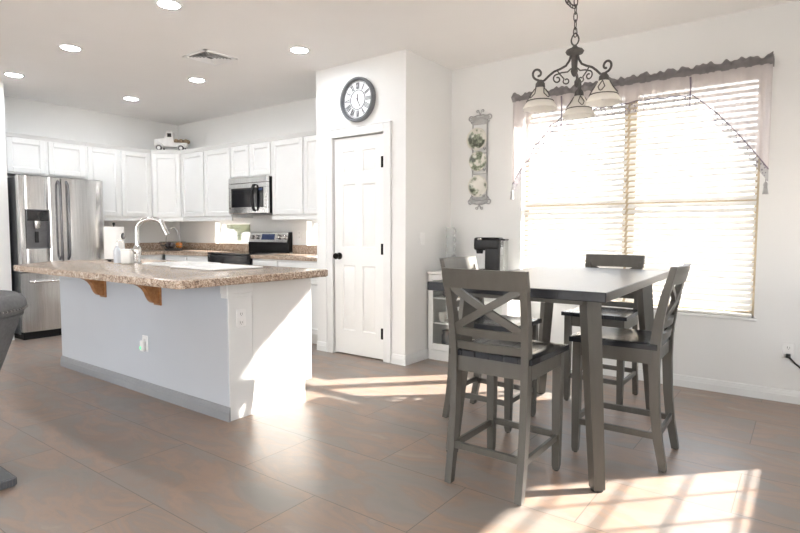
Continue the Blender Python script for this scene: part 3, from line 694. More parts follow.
for k, (x, y) in enumerate(((-.065, .028), (-.075, -.03), (-.135, .025), (-.15, -.032), (-.205, .022), (-.222, -.028))):
    o = MB().sphere((0, 0, 0), .031, 9, (1, 1, 1)).build('pine_cone', 'cork')
    o.location = Vector((-7.055, 4.26, 2.2715)) + Matrix.Rotation(math.radians(225), 3, 'Z') @ Vector((x * .9 - .005, y, .1365))
    tag(o, 'small brown pine cone heaped in the bed of the toy truck', 'pine cone', 'pine cones in the truck bed')

# ceiling fittings
dl = [(-3.575, 2.16, 'round downlight nearest the dining table, at the top edge of the photo'), (-5.085, 2.16, 'round downlight in the row over the island, second from the left wall stub'), (-6.41, 2.19, 'round downlight closest to the left wall stub'),
      (-6.43, 3.38, 'round downlight over the kitchen corner, nearest the toy truck'), (-5.095, 3.37, 'round downlight in the back row, just below the ceiling vent'), (-3.555, 3.345, 'round downlight closest to the pantry wall and clock')]
t0 = thing('recessed_light', dl[0][2], 'ceiling light', (dl[0][0], dl[0][1], CE), 0, 'recessed kitchen downlights')
MB().shell([(.068, -.001), (.07, -.008), (.088, -.006), (.093, -.0005), (.09, 0)], 32).build('trim_ring', 'white', t0)
MB().lathe([(0, -.005), (.069, -.005), (.069, -.001), (0, -.001)], 32).build('lens', 'lamp', t0)
for x, y, l in dl[1:]: dup(t0, (x, y, CE), None, l)
t = thing('ceiling_vent', 'white square ceiling air register with angled louvres', 'vent', (-4.355, 3.02, CE), 0)
mb = MB(); s_ = .17
for k in range(4):
    mb.box(-s_, -s_, -.008, s_, -s_ + .03, 0, .002, Matrix.Rotation(k * PI / 2, 4, 'Z'))
mb.build('frame', 'white', t)
MB().box(-.14, -.14, -.002, .14, .14, -.0005).build('duct', 'vent_dark', t)
mb = MB()
for k in range(6):
    r = .035 + k * .021
    for q in range(4):
        Xq = Matrix.Rotation(q * PI / 2, 4, 'Z') @ Matrix.Translation((0, -r, -.006)) @ Matrix.Rotation(.7, 4, 'X')
        mb.box(-r, -.0055, -.0008, r, .0055, .0008, 0, Xq)
mb.build('louvre', 'white', t)

# wall clock
t = thing('wall_clock', 'round grey-framed clock with roman numerals above the pantry door', 'clock', (-3.335, YP, 2.375), 0)
Xc = Matrix.Rotation(PI / 2, 4, 'X')
MB().shell([(.197, 0), (.2, .02), (.197, .045), (.188, .052), (.178, .05), (.171, .036), (.169, .016)], 48, Xc).build('frame', 'clock', t)
MB().lathe([(0, .004), (.172, .004), (.172, .018), (0, .018)], 48, Xc).build('dial', 'clock_face', t)
MB().shell([(.083, .018), (.083, .022), (.089, .022), (.089, .018)], 40, Xc).shell([(.161, .018), (.161, .022), (.165, .022), (.165, .018)], 40, Xc).build('dial_ring', 'clock', t)
ROM = ['XII', 'I', 'II', 'III', 'IIII', 'V', 'VI', 'VII', 'VIII', 'IX', 'X', 'XI']
def stroke(mb, X, a, b, wd):
    (x0, z0), (x1, z1) = a, b; L_ = math.hypot(x1 - x0, z1 - z0); an = math.atan2(z1 - z0, x1 - x0)
    mb.box(0, -wd / 2, .018, L_, wd / 2, .0225, 0, X @ Matrix.Translation((x0, z0, 0)) @ Matrix.Rotation(an, 4, 'Z'))
for k, rm in enumerate(ROM):
    Xn = Xc @ Matrix.Rotation(-k * PI / 6, 4, 'Z') @ Matrix.Translation((0, .125, 0)); mb = MB(); h = .029
    wds = [{'I': .011, 'V': .019, 'X': .019}[c] for c in rm]; x = -sum(wds) / 2
    for c, wd in zip(rm, wds):
        if c == 'I': stroke(mb, Xn, (x + wd / 2, -h), (x + wd / 2, h), .0055)
        if c == 'V': stroke(mb, Xn, (x + .002, h), (x + wd / 2, -h), .0055); stroke(mb, Xn, (x + wd - .002, h), (x + wd / 2, -h), .003)
        if c == 'X': stroke(mb, Xn, (x + .002, h), (x + wd - .002, -h), .0055); stroke(mb, Xn, (x + .002, -h), (x + wd - .002, h), .003)
        x += wd
    mb.build('numeral', 'clock', t)
mb = MB(); stroke(mb, Xc @ Matrix.Translation((0, 0, .005)), (0, -.012), (0.004, .05), .005); mb.build('hour_hand', 'black', t)
mb = MB(); stroke(mb, Xc @ Matrix.Translation((0, 0, .008)), (-.006, .011), (.036, -.066), .004); mb.build('minute_hand', 'black', t)

# ------------------------------------------------------------------ window dressing
def blind(u0, u1, label):
    y0 = YW + .03
    t = thing('window_blind', label, 'blind', ((u0 + u1) / 2, y0, WIN[3]), 0, 'white horizontal blinds')
    h = (u1 - u0) / 2
    MB().box(-h, -.03, -.055, h, .03, -.002, .004).build('headrail', 'blind_rail', t)
    ct, sn = math.cos(math.radians(36)), math.sin(math.radians(36))
    z = -.085; mb = MB(); zb = WIN[2] + .001 - WIN[3]
    ladders = (-.6 * h, 0.06 * h, .7 * h) if u0 < -1.5 else (-.7 * h, -.06 * h, .6 * h)
    while z > zb + .05:
        secs = [[(x, -.025, z - .0022), (x, -.012, z + .0008), (x, 0, z + .0018), (x, .012, z + .0018), (x, .025, z + .0012), (x, .025, z - .0012), (x, .012, z - .0008), (x, 0, z - .0008), (x, -.012, z - .0018), (x, -.025, z - .0046)] for x in (-h + .004, h - .004)]
        secs = [[(x, y * ct - (zz - z) * sn, z + y * sn + (zz - z) * ct) for x, y, zz in sec] for sec in secs]
        mb.loft(secs); z -= .0441
    mb.build('slats', 'blind', t)
    MB().box(-h + .002, -.026, zb, h - .002, .026, zb + .022, .004).build('bottom_rail', 'blind_rail', t)
    for u in ladders:
        MB().box(u - .001, -.0275, zb + .01, u + .001, -.0262, -.05).box(u - .001, .0262, zb + .01, u + .001, .0275, -.05).build('ladder_cord', 'blind_rail', t)
    return t
blind(WIN[0] + .012, wc - .006, 'left white slatted blind, in front of the left half of the window')
lb = blind(wc + .006, WIN[1] - .012, 'right white slatted blind, in front of the right half of the window')

YV = YW - .085
t = thing('window_valance', 'sheer lavender swag valance with lace trim across the top of the window', 'valance', (-1.18, YV, 2.33), 0)
V0, V1, VL, VR = -2.125, -.232, -1.68, -.725
MB().tube([(V0 + 1.18 + .01, .01, .012), (V1 + 1.18 - .01, .01, .012)], .012, 8).tube([(V0 + 1.18 + .012, .01, .012), (V0 + 1.18 + .012, .084, .012)], .012, 8).tube([(V1 + 1.18 - .012, .01, .012), (V1 + 1.18 - .012, .084, .012)], .012, 8).build('curtain_rod', 'white', t)
def fold(x, amp=1): return amp * (.013 * math.sin(x * 47) + .007 * math.sin(x * 83 + 1) + .004 * math.sin(x * 131 + 2))
def ztop(x): return .05 + .011 * math.sin(x * 38 + .5) * math.sin(x * 9 + 1) + .008 * math.sin(x * 71) + .005 * math.sin(x * 133)
def header(u, v):
    x = V0 + (V1 - V0) * u; z = -.018 + (ztop(x) + .018) * v
    b = .028 * math.exp(-((v - .5) / .28) ** 2)
    return Vector((x + 1.18, -.006 - b + fold(x * 1.9, .55) * (1 - .3 * v), z))
MB().grid(260, 8, header).build('heading', 'sheer_head', t, smooth=60, flip=False)
MB().grid(12, 6, lambda u, v: Vector((V1 + 1.18 + .004 * math.sin(u * 14), -.012 + .09 * u, -.018 + (.066 - .01 * u) * v))).build('heading_return', 'sheer_head', t, flip=False)
def zbot(x):
    if x < VL: u = (VL - x) / (VL - V0); return 2.135 - (.5 * u ** 1.05) + .03 * math.sin(u * PI * 1.6)
    if x > VR: u = (x - VR) / (V1 - VR); return 2.175 - (.565 * u ** 1.15) + .018 * math.sin(u * PI)
    u = (x - VL) / (VR - VL); return 2.135 + .04 * u + .022 * math.sin(u * PI)
def panel(x0, x1, n, name, m='sheer', lo=None, hi=None, dy=0):
    def fn(u, v):
        x = x0 + (x1 - x0) * u
        zt = hi(x) if hi else 2.318; zb_ = lo(x) if lo else zbot(x)
        z = zt + (zb_ - zt) * v
        return Vector((x + 1.18, dy - .01 + fold(x, .6 + .9 * v), z - 2.33))
    return MB().grid(n, 14, fn).build(name, m, t, smooth=60, flip=False)
for x0, x1, n, nm, lbl in ((V0, VL, 60, 'swag', 'left swag'), (VL, VR, 120, 'centre_panel', None), (VR, V1, 70, 'swag', 'right swag')):
    p_ = panel(x0, x1, n, nm)
    if lbl: p_['label'] = lbl
    panel(x0, x1, n, 'lace_trim', 'lace', lo=lambda x: zbot(x) - .085, hi=zbot)
    MB().tube([(x0 + (x1 - x0) * k / n + 1.18, -.012 + fold(x0 + (x1 - x0) * k / n, 1.5), zbot(x0 + (x1 - x0) * k / n) - 2.33) for k in range(n + 1)], [.0035 + .0015 * (k % 2) for k in range(n + 1)], 5).build('piping', 'piping', t)
for x, z0, z1 in ((VL, 2.3, 2.05), (VR, 2.3, 2.09)):
    MB().tube([(x + 1.18, -.032, z0 - 2.33), (x + 1.183, -.028, (z0 + z1) / 2 - 2.33 + .04), (x + 1.18, -.026, z1 - 2.33)], [.007, .0055, .004], 6).build('tie_ribbon', 'piping', t)
for x, z in ((V0 + .006, 1.57), (V1 - .012, 1.545)):
    MB().lathe([(0, 0), (.004, 0), (.004, -.02), (.012, -.03), (.014, -.045), (.011, -.052), (.018, -.1), (.02, -.105), (0, -.105)], 12, Matrix.Translation((x + 1.18, -.01, z - 2.33))).build('tassel', 'iron_grey', t)

# ------------------------------------------------------------------ dining table and chairs
TR = math.radians(1.9)
t = thing('dining_table', 'counter-height table with dark plank top and splayed grey legs', 'table', (-1.127, 3.145, 0), TR)
TW, TL = .437, .826
MB().box(-TW, -TL, .882, TW, TL, .925, .003).build('tabletop', 'tabletop', t)
MB().box(-.33, -.63, .84, .33, -.605, .882).box(-.33, .605, .84, .33, .63, .882).box(-.33, -.63, .84, -.305, .63, .882).box(.305, -.63, .84, .33, .63, .882).build('apron', 'grey_wood', t)
for sx in (-1, 1):
    for sy in (-1, 1):
        def sq(cx, cy, r, z): return [(cx + r * math.cos(a), cy + r * math.sin(a), z) for a in (0, PI / 2, PI, 3 * PI / 2)]
        tx, ty, bx, by = sx * .315, sy * .61, sx * .378, sy * .66
        L_ = MB().loft([sq(bx, by, .034, .008), sq(bx, by, .037, .012), sq(tx, ty, .05, .82), sq(tx, ty, .05, .8815)])
        lg = L_.build('leg', 'grey_wood', t); MB().lathe([(0, 0), (.028, 0), (.03, .01), (0, .01)], 12, Matrix.Translation((bx, by, 0))).build('foot_pad', 'rubber', lg)

def make_chair(loc, rz, label):
    t = thing('counter_chair', label, 'chair', loc, rz, 'grey counter-height chairs around the table')
    # seat: dark planks with a shallow saddle
    def seat(u, v, top=True):
        y = -.205 + .425 * v; hw = .205 + .012 * v; x = (2 * u - 1) * hw
        dip = .012 * (1 - (2 * u - 1) ** 2) * math.sin(PI * min(1, max(0, v * 1.05)))
        ed = .006 if (u in (0, 1) or v in (0, 1)) else 0
        return Vector((x, y, .634 - dip - ed if top else .602))
    mb = MB(); mb.grid(16, 12, seat); mb.grid(16, 12, lambda u, v: seat(u, v, False))
    bmesh.ops.recalc_face_normals(mb.bm, faces=mb.bm.faces[:])
    bmesh.ops.bridge_loops(mb.bm, edges=[e for e in mb.bm.edges if e.is_boundary])
    mb.build('seat', 'seat', t)
    for x0, y0, x1, y1 in ((-.165, .165, .165, .187), (-.165, -.2, .165, -.178)):
        MB().box(x0, y0, .53, x1, y1, .603, .002).build('apron', 'grey_wood', t)
    for s in (-1, 1):
        MB().box(s * .185 - .011, -.18, .53, s * .185 + .011, .17, .603, .002).build('apron', 'grey_wood', t)
        lg = MB().loft([[(s * .178 + a, .185 + b, z) for a, b in ((-r, -r), (r, -r), (r, r), (-r, r))] for z, r in ((.006, .013), (.03, .017), (.35, .021), (.602, .021))]).build('front_leg', 'grey_wood', t)
        MB().lathe([(0, 0), (.01, 0), (.01, .008), (0, .008)], 8, Matrix.Translation((s * .178, .185, 0))).build('glide', 'rubber', lg)
        path = [(.006, -.245, .017), (.03, -.241, .018), (.16, -.217, .021), (.32, -.2, .022), (.5, -.192, .024), (.63, -.194, .024), (.75, -.208, .022), (.87, -.232, .019), (.96, -.256, .016)]
        secs = []
        for z, y, d in path:
            x = s * (.176 + .012 * max(0, (z - .6) / .4)); wd = .0165
            secs.append([(x - wd, y - d, z), (x + wd, y - d, z), (x + wd, y + d, z), (x - wd, y + d, z)])
        lg = MB().loft(secs).build('rear_post', 'grey_wood', t)
        MB().lathe([(0, 0), (.01, 0), (.01, .008), (0, .008)], 8, Matrix.Translation((s * .176, -.245, 0))).build('glide', 'rubber', lg)
        MB().box(s * .178 - .009, -.205, .155, s * .178 + .009, .17, .187, .002).build('side_stretcher', 'grey_wood', t)
    MB().box(-.165, .176, .165, .165, .194, .197, .002).build('front_stretcher', 'grey_wood', t)
    MB().box(-.165, -.228, .165, .165, -.21, .197, .002).build('back_stretcher', 'grey_wood', t)
    def ypost(z): return -.194 - .062 * max(0, (z - .63) / .33) ** 1.25
    def rail(hw, z0, z1, bow, th, name, dy=0):
        n = 10; secs = []
        for i in range(n + 1):
            u = 2 * i / n - 1; c = -bow * (1 - u * u); x = u * hw
            secs.append([(x, ypost(z0) + c + dy - th / 2, z0), (x, ypost(z0) + c + dy + th / 2, z0), (x, ypost(z1) + c + dy + th / 2, z1), (x, ypost(z1) + c + dy - th / 2, z1)])
        return MB().loft(secs).build(name, 'grey_wood', t)
    rail(.206, .925, 1.012, .022, .03, 'top_rail')
    rail(.172, .703, .74, .018, .02, 'lower_rail'); rail(.172, .637, .674, .018, .02, 'lower_rail')
    for s in (-1, 1):
        n = 8; secs = []
        for i in range(n + 1):
            f = i / n; z = .928 + (.736 - .928) * f; x = s * (-.168 + .336 * f); u = x / .172
            y = ypost(z) - .018 * (1 - u * u) + s * .003; dx, dz = .014, .014 * .336 / .192 * .75
            nz_, nx_ = .0165 * .336 / .387 * 1.0, s * .0165 * .192 / .387
            secs.append([(x + nx_, y - .009, z + nz_), (x + nx_, y + .009, z + nz_), (x - nx_, y + .009, z - nz_), (x - nx_, y - .009, z - nz_)])
        MB().loft(secs).build('cross_slat', 'grey_wood', t)
    return t
ch = make_chair((-1.132, 2.405, 0), 0.0, 'grey chair at the near end of the table, back towards the camera')
dup(ch, (-.775, 3.06, 0), PI / 2 + .02, 'grey chair on the right side of the table, seen side-on against the blinds')
dup(ch, (-1.555, 3.10, 0), -PI / 2, 'grey chair on the left side of the table, partly hidden behind the near chair')
dup(ch, (-1.135, 3.925, 0), PI, 'grey chair at the far end of the table, directly in front of the window')

# ------------------------------------------------------------------ chandelier
CH = Vector((-1.12, 3.2, 0))
t = thing('chandelier', 'wrought iron three-arm chandelier with alabaster glass shades over the table', 'chandelier', (CH.x, CH.y, CE), 0)
zc = lambda z: z - CE
MB().lathe([(0, 0), (.065, 0), (.062, -.012), (.03, -.03), (.012, -.04), (0, -.042)], 24).build('canopy', 'iron', t)
mb = MB(); z = CE - .042; k = 0
def link(mb, c, d, rot, ln=.028, wd=.011, r=.0032):
    d = Vector(d).normalized(); u = d.orthogonal().normalized(); v = d.cross(u); a = u * math.cos(rot) + v * math.sin(rot)
    mb.tube([Vector(c) + d * (ln * math.sin(q)) * 1 + a * (wd * math.cos(q)) for q in [i * PI / 6 for i in range(12)]], r, 5, True)
while z > 2.315:
    link(mb, (0, 0, zc(z - .02)), (0, 0, -1), k * PI / 2); z -= .043; k += 1
mb.build('chain', 'iron', t)
mb = MB(); pts = [Vector((-.01 - .075 * math.sin(u * PI) * .9 - .02 * u, -.0, -.05 - .26 * u - .0 * u)) for u in [i / 40 for i in range(41)]]
sl = [Vector((-.10 + .05 * 0, 0, 0))]
P = [Vector((-.115 + .10 * q ** 1.0, -.02 * (1 - q), zc(2.47) + .26 * (1 - q) - .055 * math.sin(PI * q))) for q in [i / 9 for i in range(10)]]
for i in range(9): link(mb, (P[i] + P[i + 1]) / 2, P[i + 1] - P[i], i * PI / 2, .024)
mb.build('slack_chain', 'iron', t)
MB().tube([(.022 * math.sin(a) * (1 - .35 * math.cos(a) * (math.cos(a) > 0)), 0, zc(2.285) + .034 * math.cos(a)) for a in [i * PI / 10 for i in range(20)]], .0045, 6, True).build('loop', 'iron', t)
MB().lathe([(0, 2.25), (.01, 2.25), (.018, 2.238), (.045, 2.226), (.052, 2.216), (.046, 2.204), (.03, 2.198), (.02, 2.19), (.016, 2.12), (.021, 2.105), (.014, 2.085), (.006, 2.075), (0, 2.072)], 20, Matrix.Translation((0, 0, -CE))).build('hub', 'iron', t)
RA = .2; Rv = Vector((math.cos(_y), math.sin(_y), 0)); Fv = Vector((-math.sin(_y), math.cos(_y), 0))
def spiral(c, r0, r1, a0, a1, n=18): return [(c[0] + (r0 + (r1 - r0) * i / n) * math.cos(math.radians(a0 + (a1 - a0) * i / n)), c[1] + (r0 + (r1 - r0) * i / n) * math.sin(math.radians(a0 + (a1 - a0) * i / n))) for i in range(n + 1)]
for th in (184, 64, 304):
    th = math.radians(th); dr = Rv * math.cos(th) + Fv * math.sin(th); an = math.atan2(dr.y, dr.x)
    X = Matrix.Rotation(an, 4, 'Z')
    P3 = lambda pts: [X @ Vector((r, 0, zc(z))) for r, z in pts]
    am = MB()
    main = [(.02, 2.2), (.03, 2.165), (.05, 2.135), (.085, 2.115), (.12, 2.1), (.15, 2.075), (.175, 2.05), (.195, 2.042), (.215, 2.05)] + spiral((.215, 2.085), .035, .012, -90, 270, 20)[1:]
    am.tube(P3(main), .0065, 7)
    am.tube(P3([(.018, 2.12), (.04, 2.1), (.075, 2.095), (.1, 2.085)] + spiral((.1, 2.058), .027, .008, 90, -300, 18)[1:]), .0042, 6)
    am.tube(P3([(.1, 2.105), (.085, 2.085), (.06, 2.06)] + spiral((.046, 2.05), .022, .007, 0, -330, 16)[1:]), .004, 6)
    arm = am.build('arm', 'iron', t)
    S = X @ Matrix.Translation((RA, 0, -CE))
    MB().lathe([(0, 2.05), (.012, 2.05), (.018, 2.042), (.026, 2.03), (.028, 2.008), (.024, 2.002), (0, 2.0)], 18, S).build('socket_cup', 'iron', arm)
    prof = [(.027, 2.006), (.034, 1.995), (.05, 1.965), (.068, 1.935), (.087, 1.908), (.097, 1.893), (.097, 1.888), (.094, 1.888), (.083, 1.906), (.064, 1.934), (.046, 1.964), (.028, 2.0)]
    sh = MB().shell(prof, 36, S, scallop=lambda j, a: -.004 * abs(math.sin(a * 6)) if 4 <= j <= 8 else 0).build('shade', 'shade', t)
    om = MB()
    for q in range(4):
        a = q * PI / 2 + .4
        om.tube([S @ Vector((r * math.cos(a + w_), r * math.sin(a + w_), z)) for r, z, w_ in ((.03, 2.003, 0), (.056, 1.965, .32), (.07, 1.944, .1), (.074, 1.94, 0), (.07, 1.944, -.1), (.056, 1.965, -.32), (.031, 2.003, 0))], .0028, 5)
    om.tube([S @ Vector((.0755 * math.cos(a), .0755 * math.sin(a), 1.929)) for a in [i * PI / 16 for i in range(32)]], .003, 5, True)
    om.build('iron_overlay', 'iron', sh)
    MB().sphere(S @ Vector((0, 0, 1.93)), .022, 12, (1, 1, 1.3)).build('bulb', 'white', t)

# ------------------------------------------------------------------ plate rack
t = thing('plate_rack', 'tall grey metal wall rack with scrolled ends holding three plates', 'plate rack', (-2.49, YW, 1.85), 0)
mb = MB()
for s in (-1, 1): mb.box(s * .075 - .006, -.014, -.40, s * .075 + .006, -.008, .40)
for z in (-.39, -.13, .06, .33): mb.box(-.08, -.014, z - .004, .08, -.008, z + .004)
mb.box(-.085, -.012, .335, .085, -.008, .4).box(-.085, -.012, -.4, .085, -.008, -.345)
mb.build('frame', 'iron_grey', t)
for sz, nm in ((1, 'top_scroll'), (-1, 'bottom_scroll')):
    mb = MB()
    for s in (-1, 1):
        mb.tube([(s * x, -.011, sz * z) for x, z in [(.0, .41), (.03, .412), (.055, .405), (.075, .402)] + spiral((.098, .385), .026, .009, 130, -230, 16)], .006, 6)
        mb.tube([(s * x, -.011, sz * z) for x, z in [(.004, .41), (.006, .43), (.016, .445)] + spiral((.028, .448), .014, .006, 180, -120, 12)], .005, 6)
        mb.tube([(s * x, -.011, sz * z) for x, z in [(.075, .34), (.09, .345), (.098, .36)]], .005, 6)
    mb.build(nm, 'iron_grey', t)
    MB().tube([(x * .085, -.014, sz * (.352 + .03 * (1 - x * x))) for x in [i / 6 - 1 for i in range(13)]], .005, 6).build('arch_bar', 'iron_grey', t)
for z in (.088, -.104, -.343):
    MB().tube([(-.06, -.01, z + .02), (-.06, -.03, z), (-.06, -.05, z + .004), (-.06, -.05, z + .02)], .004, 6).tube([(.06, -.01, z + .02), (.06, -.03, z), (.06, -.05, z + .004), (.06, -.05, z + .02)], .004, 6).build('plate_hook', 'iron_grey', t)
for dx, z, r, l in ((-.022, 2.04, .104, 'top plate of three in the wall rack, cream with painted trees'), (-.006, 1.836, .092, 'middle plate of three in the wall rack, cream with green foliage'), (-.006, 1.605, .1, 'bottom plate of three in the wall rack, cream with leafy scene')):
    Xp = Matrix.Rotation(PI / 2, 4, 'X')
    o = MB().lathe([(0, .004), (r * .5, .002), (r * .62, .004), (r, .02), (r + .002, .0225), (r - .004, .0235), (r * .66, .011), (r * .5, .008), (0, .008)], 40, Xp).build('decorative_plate', 'plate')
    o.location = (-2.49 + dx, YW - .017, z); tag(o, l, 'plate', 'plates in the wall rack')

# ------------------------------------------------------------------ bookcase in the nook corner and what is on it
BX0, BX1, BY0, BY1, BH = -2.79, -1.99, 4.2, 4.6, .815
t = thing('display_cabinet', 'low white cabinet with glass doors in the corner behind the table', 'cabinet', (BX0, BY0, 0), 0)
Wb, Db = BX1 - BX0, BY1 - BY0
MB().box(0, .02, 0, .02, Db, BH - .022).box(Wb - .02, .02, 0, Wb, Db, BH - .022).box(0.02, Db - .012, .0, Wb - .02, Db, BH - .022).box(.02, .02, .075, Wb - .02, Db - .012, .095).build('carcass', 'cab', t)
MB().box(-.006, -.015, BH - .022, Wb + .012, Db, BH, .004).build('top', 'cab', t)
MB().box(.0, .012, 0, Wb, .03, .09, .003).build('plinth', 'cab', t)
for z in (.33, .56): MB().box(.021, .05, z, Wb - .021, Db - .013, z + .016).build('shelf', 'cab', t)
for a, b in ((.004, Wb / 2 - .002), (Wb / 2 + .002, Wb - .004)):
    d_ = MB().box(a, 0, .1, a + .05, .019, BH - .026, .003).box(b - .05, 0, .1, b, .019, BH - .026, .003).box(a + .05, 0, .1, b - .05, .019, .155, .003).box(a + .05, 0, BH - .076, b - .05, .019, BH - .026, .003).build('door', 'cab', t)
    MB().box(a + .045, .008, .15, b - .045, .011, BH - .07).build('pane', 'cabglass', d_)
    MB().lathe([(0, 0), (.006, 0), (.006, .012), (.013, .018), (.011, .026), (0, .028)], 14, Matrix.Translation((b - .025 if a < .1 else a + .025, 0, .5)) @ Matrix.Rotation(PI / 2, 4, 'X')).build('knob', 'chrome', d_)
def pot(name, label, cat, x, y, z, prof, m, extra=None, group=None):
    t = thing(name, label, cat, (x, y, z), 0, group); MB().lathe(prof, 18).build('body', m, t)
    if extra: MB().lathe(extra[0], 18).build(extra[1], extra[2], t)
    return t
jp = lambda r, h: [(0, 0), (r * .85, 0), (r, .012), (r, h * .8), (r * .75, h * .92), (r * .75, h), (0, h)]
pot('storage_jar', 'dark round jar on the bottom shelf of the white cabinet', 'jar', BX0 + .12, 4.34, .0955, jp(.05, .15), 'darkjar', ([(0, .15), (.042, .15), (.042, .165), (0, .165)], 'lid', 'darkjar'))
pot('storage_jar', 'smaller blue-grey jar beside the dark jar on the bottom shelf', 'jar', BX0 + .25, 4.33, .0955, jp(.045, .1), 'iron_grey', ([(0, .1), (.038, .1), (.038, .112), (0, .112)], 'lid', 'iron_grey'))
pot('woven_basket', 'tan woven bowl at the back of the bottom shelf in the white cabinet', 'basket', BX0 + .22, 4.48, .0955, [(0, 0), (.07, 0), (.095, .15), (.1, .19), (.093, .19), (.065, .015), (0, .015)], 'tan')
cp_ = [(0, 0), (.026, 0), (.036, .03), (.038, .085), (.034, .085), (.03, .03), (0, .012)]
for k, (x, y, l) in enumerate(((.09, 4.32, 'leftmost white cup on the middle shelf of the white cabinet'), (.18, 4.36, 'middle white cup on the middle shelf of the white cabinet'), (.27, 4.33, 'white cup nearest the table on the middle shelf of the cabinet'))):
    t = thing('cup', l, 'cup', (BX0 + x, y, .3465), 0, 'white cups in the cabinet'); MB().lathe(cp_, 20).build('body', 'ceramic', t)
    MB().tube([(.036, 0, .07), (.055, 0, .066), (.06, 0, .045), (.05, 0, .028), (.034, 0, .025)], .005, 6).build('handle', 'ceramic', t)
pot('vase', 'tall white vase behind the cups on the middle shelf', 'vase', BX0 + .15, 4.48, .3465, [(0, 0), (.035, 0), (.05, .05), (.045, .1), (.025, .14), (.032, .16), (.02, .16), (0, .02)], 'ceramic')
pot('storage_jar', 'dark jar on the top shelf of the white cabinet', 'jar', BX0 + .12, 4.36, .5765, jp(.05, .13), 'darkjar', ([(0, .13), (.042, .13), (.042, .142), (0, .142)], 'lid', 'darkjar'))
pot('cookie_jar', 'cream pot on the top shelf of the white cabinet, right of the dark jar', 'jar', BX0 + .26, 4.36, .5765, jp(.05, .11), 'tan', ([(0, .11), (.04, .11), (.012, .13), (.012, .145), (0, .147)], 'lid', 'tan'))
mugp = [(0, 0), (.034, 0), (.04, .006), (.042, .08), (.037, .08), (.035, .01), (0, .008)]
ml = ['lowest', 'second lowest', 'middle', 'second highest', 'topmost']
for k in range(5):
    t = thing('glass_mug', ml[k] + ' clear glass mug in the stack at the left end of the white cabinet', 'mug', (-2.70, 4.44, BH + .0005 + k * .0812), math.radians(-15), 'stacked glass mugs')
    MB().lathe(mugp, 24).build('body', 'clearglass', t)
    MB().tube([(.04, 0, .068), (.062, 0, .066), (.072, 0, .045), (.062, 0, .022), (.039, 0, .018)], .005, 7).build('handle', 'clearglass', t)
t = thing('coffee_maker', 'black single-cup coffee maker with silver lid band on the white cabinet', 'coffee maker', (-2.29, 4.40, BH), math.radians(-78))
# local -y is the front
MB().box(-.085, -.14, 0, .085, .13, .03, .012, seg=3).build('base', 'black', t)
MB().box(-.085, .0, .028, .085, .13, .3, .016, seg=3).build('tower', 'black', t)
hd = MB().box(-.087, -.105, .2, .087, .132, .315, .03, seg=4).build('brew_head', 'black', t)
MB().tube([(.09 * math.cos(a), -.025 + .085 * math.sin(a), .298) for a in [PI + i * PI / 14 for i in range(15)]], .009, 8).build('lid_handle', 'chrome', hd)
MB().box(-.06, -.128, .03, .06, -.01, .038, .003).build('drip_tray', 'chrome', t)
MB().lathe([(0, .17), (.028, .17), (.034, .2), (0, .2)], 16, Matrix.Translation((0, -.07, 0))).build('nozzle', 'black', t)
MB().box(-.07, .132, .02, .07, .175, .29, .012, seg=2).build('water_tank', 'cabglass', t)
MB().box(-.072, .131, .288, .072, .177, .302, .006).build('tank_lid', 'black', t)
t = thing('power_cord', 'thin dark cord hanging down beside the white cabinet under the window', 'cord', (-1.96, 4.6, 0), 0)
MB().tube([(-.1, -.02, .83), (0.0, -.06, .85), (.03, -.03, .8), (.03, -.012, .7), (0, -.01, .62), (-.008, -.012, .5), (.0, -.012, .3)], .004, 6).build('cable', 'rubber', t)

# outlet with plug on the window wall
outlet('white outlet with a plugged-in cord low on the window wall', (-.075, YW, .358), 0)
t = thing('plug_cord', 'black plug and cord running right from the low outlet', 'cord', (-.075, YW - .0085, .331), 0)
MB().box(-.014, -.034, -.012, .014, 0, .012, .004).build('plug', 'rubber', t)
MB().tube([(0, -.03, 0), (.01, -.045, -.008), (.04, -.05, -.04), (.08, -.05, -.075), (.16, -.05, -.12), (.3, -.05, -.15), (.5, -.05, -.16)], .006, 7).build('cable', 'rubber', t)

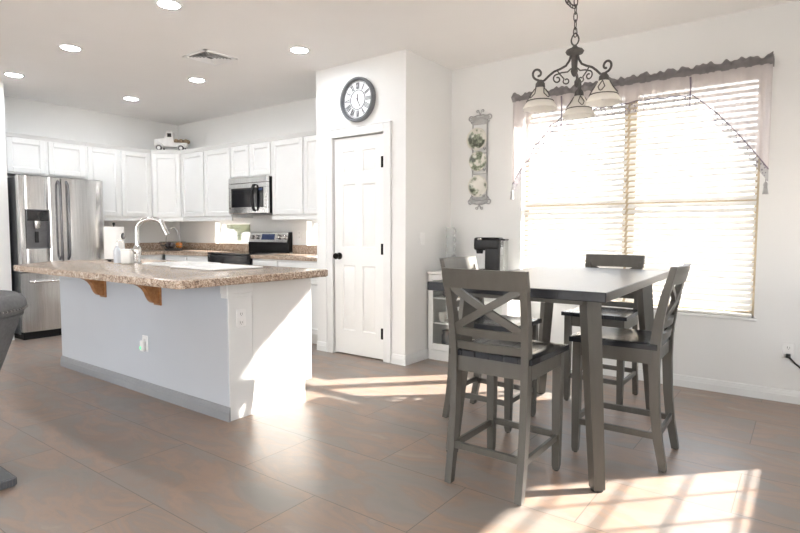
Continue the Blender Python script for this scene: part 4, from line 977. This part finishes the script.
# ------------------------------------------------------------------ upholstered chair at the left edge
t = thing('upholstered_chair', 'grey upholstered swivel chair with nailhead trim, cut off at the left edge', 'armchair', (-3.14, .68, 0), 0)
def wing(u, v, off=0):
    # barrel shell: u around the back (0..1), v from bottom to top
    a = math.radians(-100 + 230 * u); r = (.17 + .2 * v ** .8) + off
    return Vector((r * math.cos(a), r * 1.0 * math.sin(a), .30 + .5 * v))
mb = MB(); mb.grid(40, 10, lambda u, v: wing(u, v)); mb.grid(40, 10, lambda u, v: wing(u, v, -.06 + .0 * v))
bmesh.ops.recalc_face_normals(mb.bm, faces=mb.bm.faces[:]); bmesh.ops.bridge_loops(mb.bm, edges=[e for e in mb.bm.edges if e.is_boundary])
mb.build('back_shell', 'upholstery', t, smooth=60)
def rim(u, v):
    c = wing(u, 1, -.03); o = Vector((c.x, c.y, 0)).normalized(); q = 2 * PI * v
    return c + Vector((0, 0, .03)) + o * (.047 * math.cos(q)) + Vector((0, 0, .05 * math.sin(q)))
mb = MB().loft([[rim(i / 40, j / 14) for j in range(14)] for i in range(41)]); mb.build('top_roll', 'upholstery', t, smooth=60)
mb = MB()
for i in range(66): p_ = rim(i / 65, 0); mb.sphere(p_ + Vector((p_.x, p_.y, 0)).normalized() * .001 + Vector((0, 0, -.012)), .0055, 6)
mb.build('nailhead_trim', 'nail', t)
MB().tube([wing(i / 40, .97, .004) for i in range(41)], .005, 6).build('piping', 'upholstery', t)
MB().lathe([(0, .27), (.13, .27), (.19, .3), (.21, .36), (.21, .42), (.17, .46), (0, .465)], 32).build('seat_cushion', 'upholstery', t)
MB().lathe([(0, .04), (.035, .04), (.035, .28), (0, .28)], 16).build('pedestal', 'steel_dark', t)
pb = MB().box(-.25, -.26, 0, .25, .252, .042, .006).build('plinth_base', 'fridge_side', t)
mb = MB()
for k in range(40):
    y = -.245 + k * .0123; mb.box(.248, y, .004, .2535, y + .0064, .038); mb.box(y, .25, .004, y + .0064, .2555, .038)
mb.build('fluting', 'fridge_side', pb)
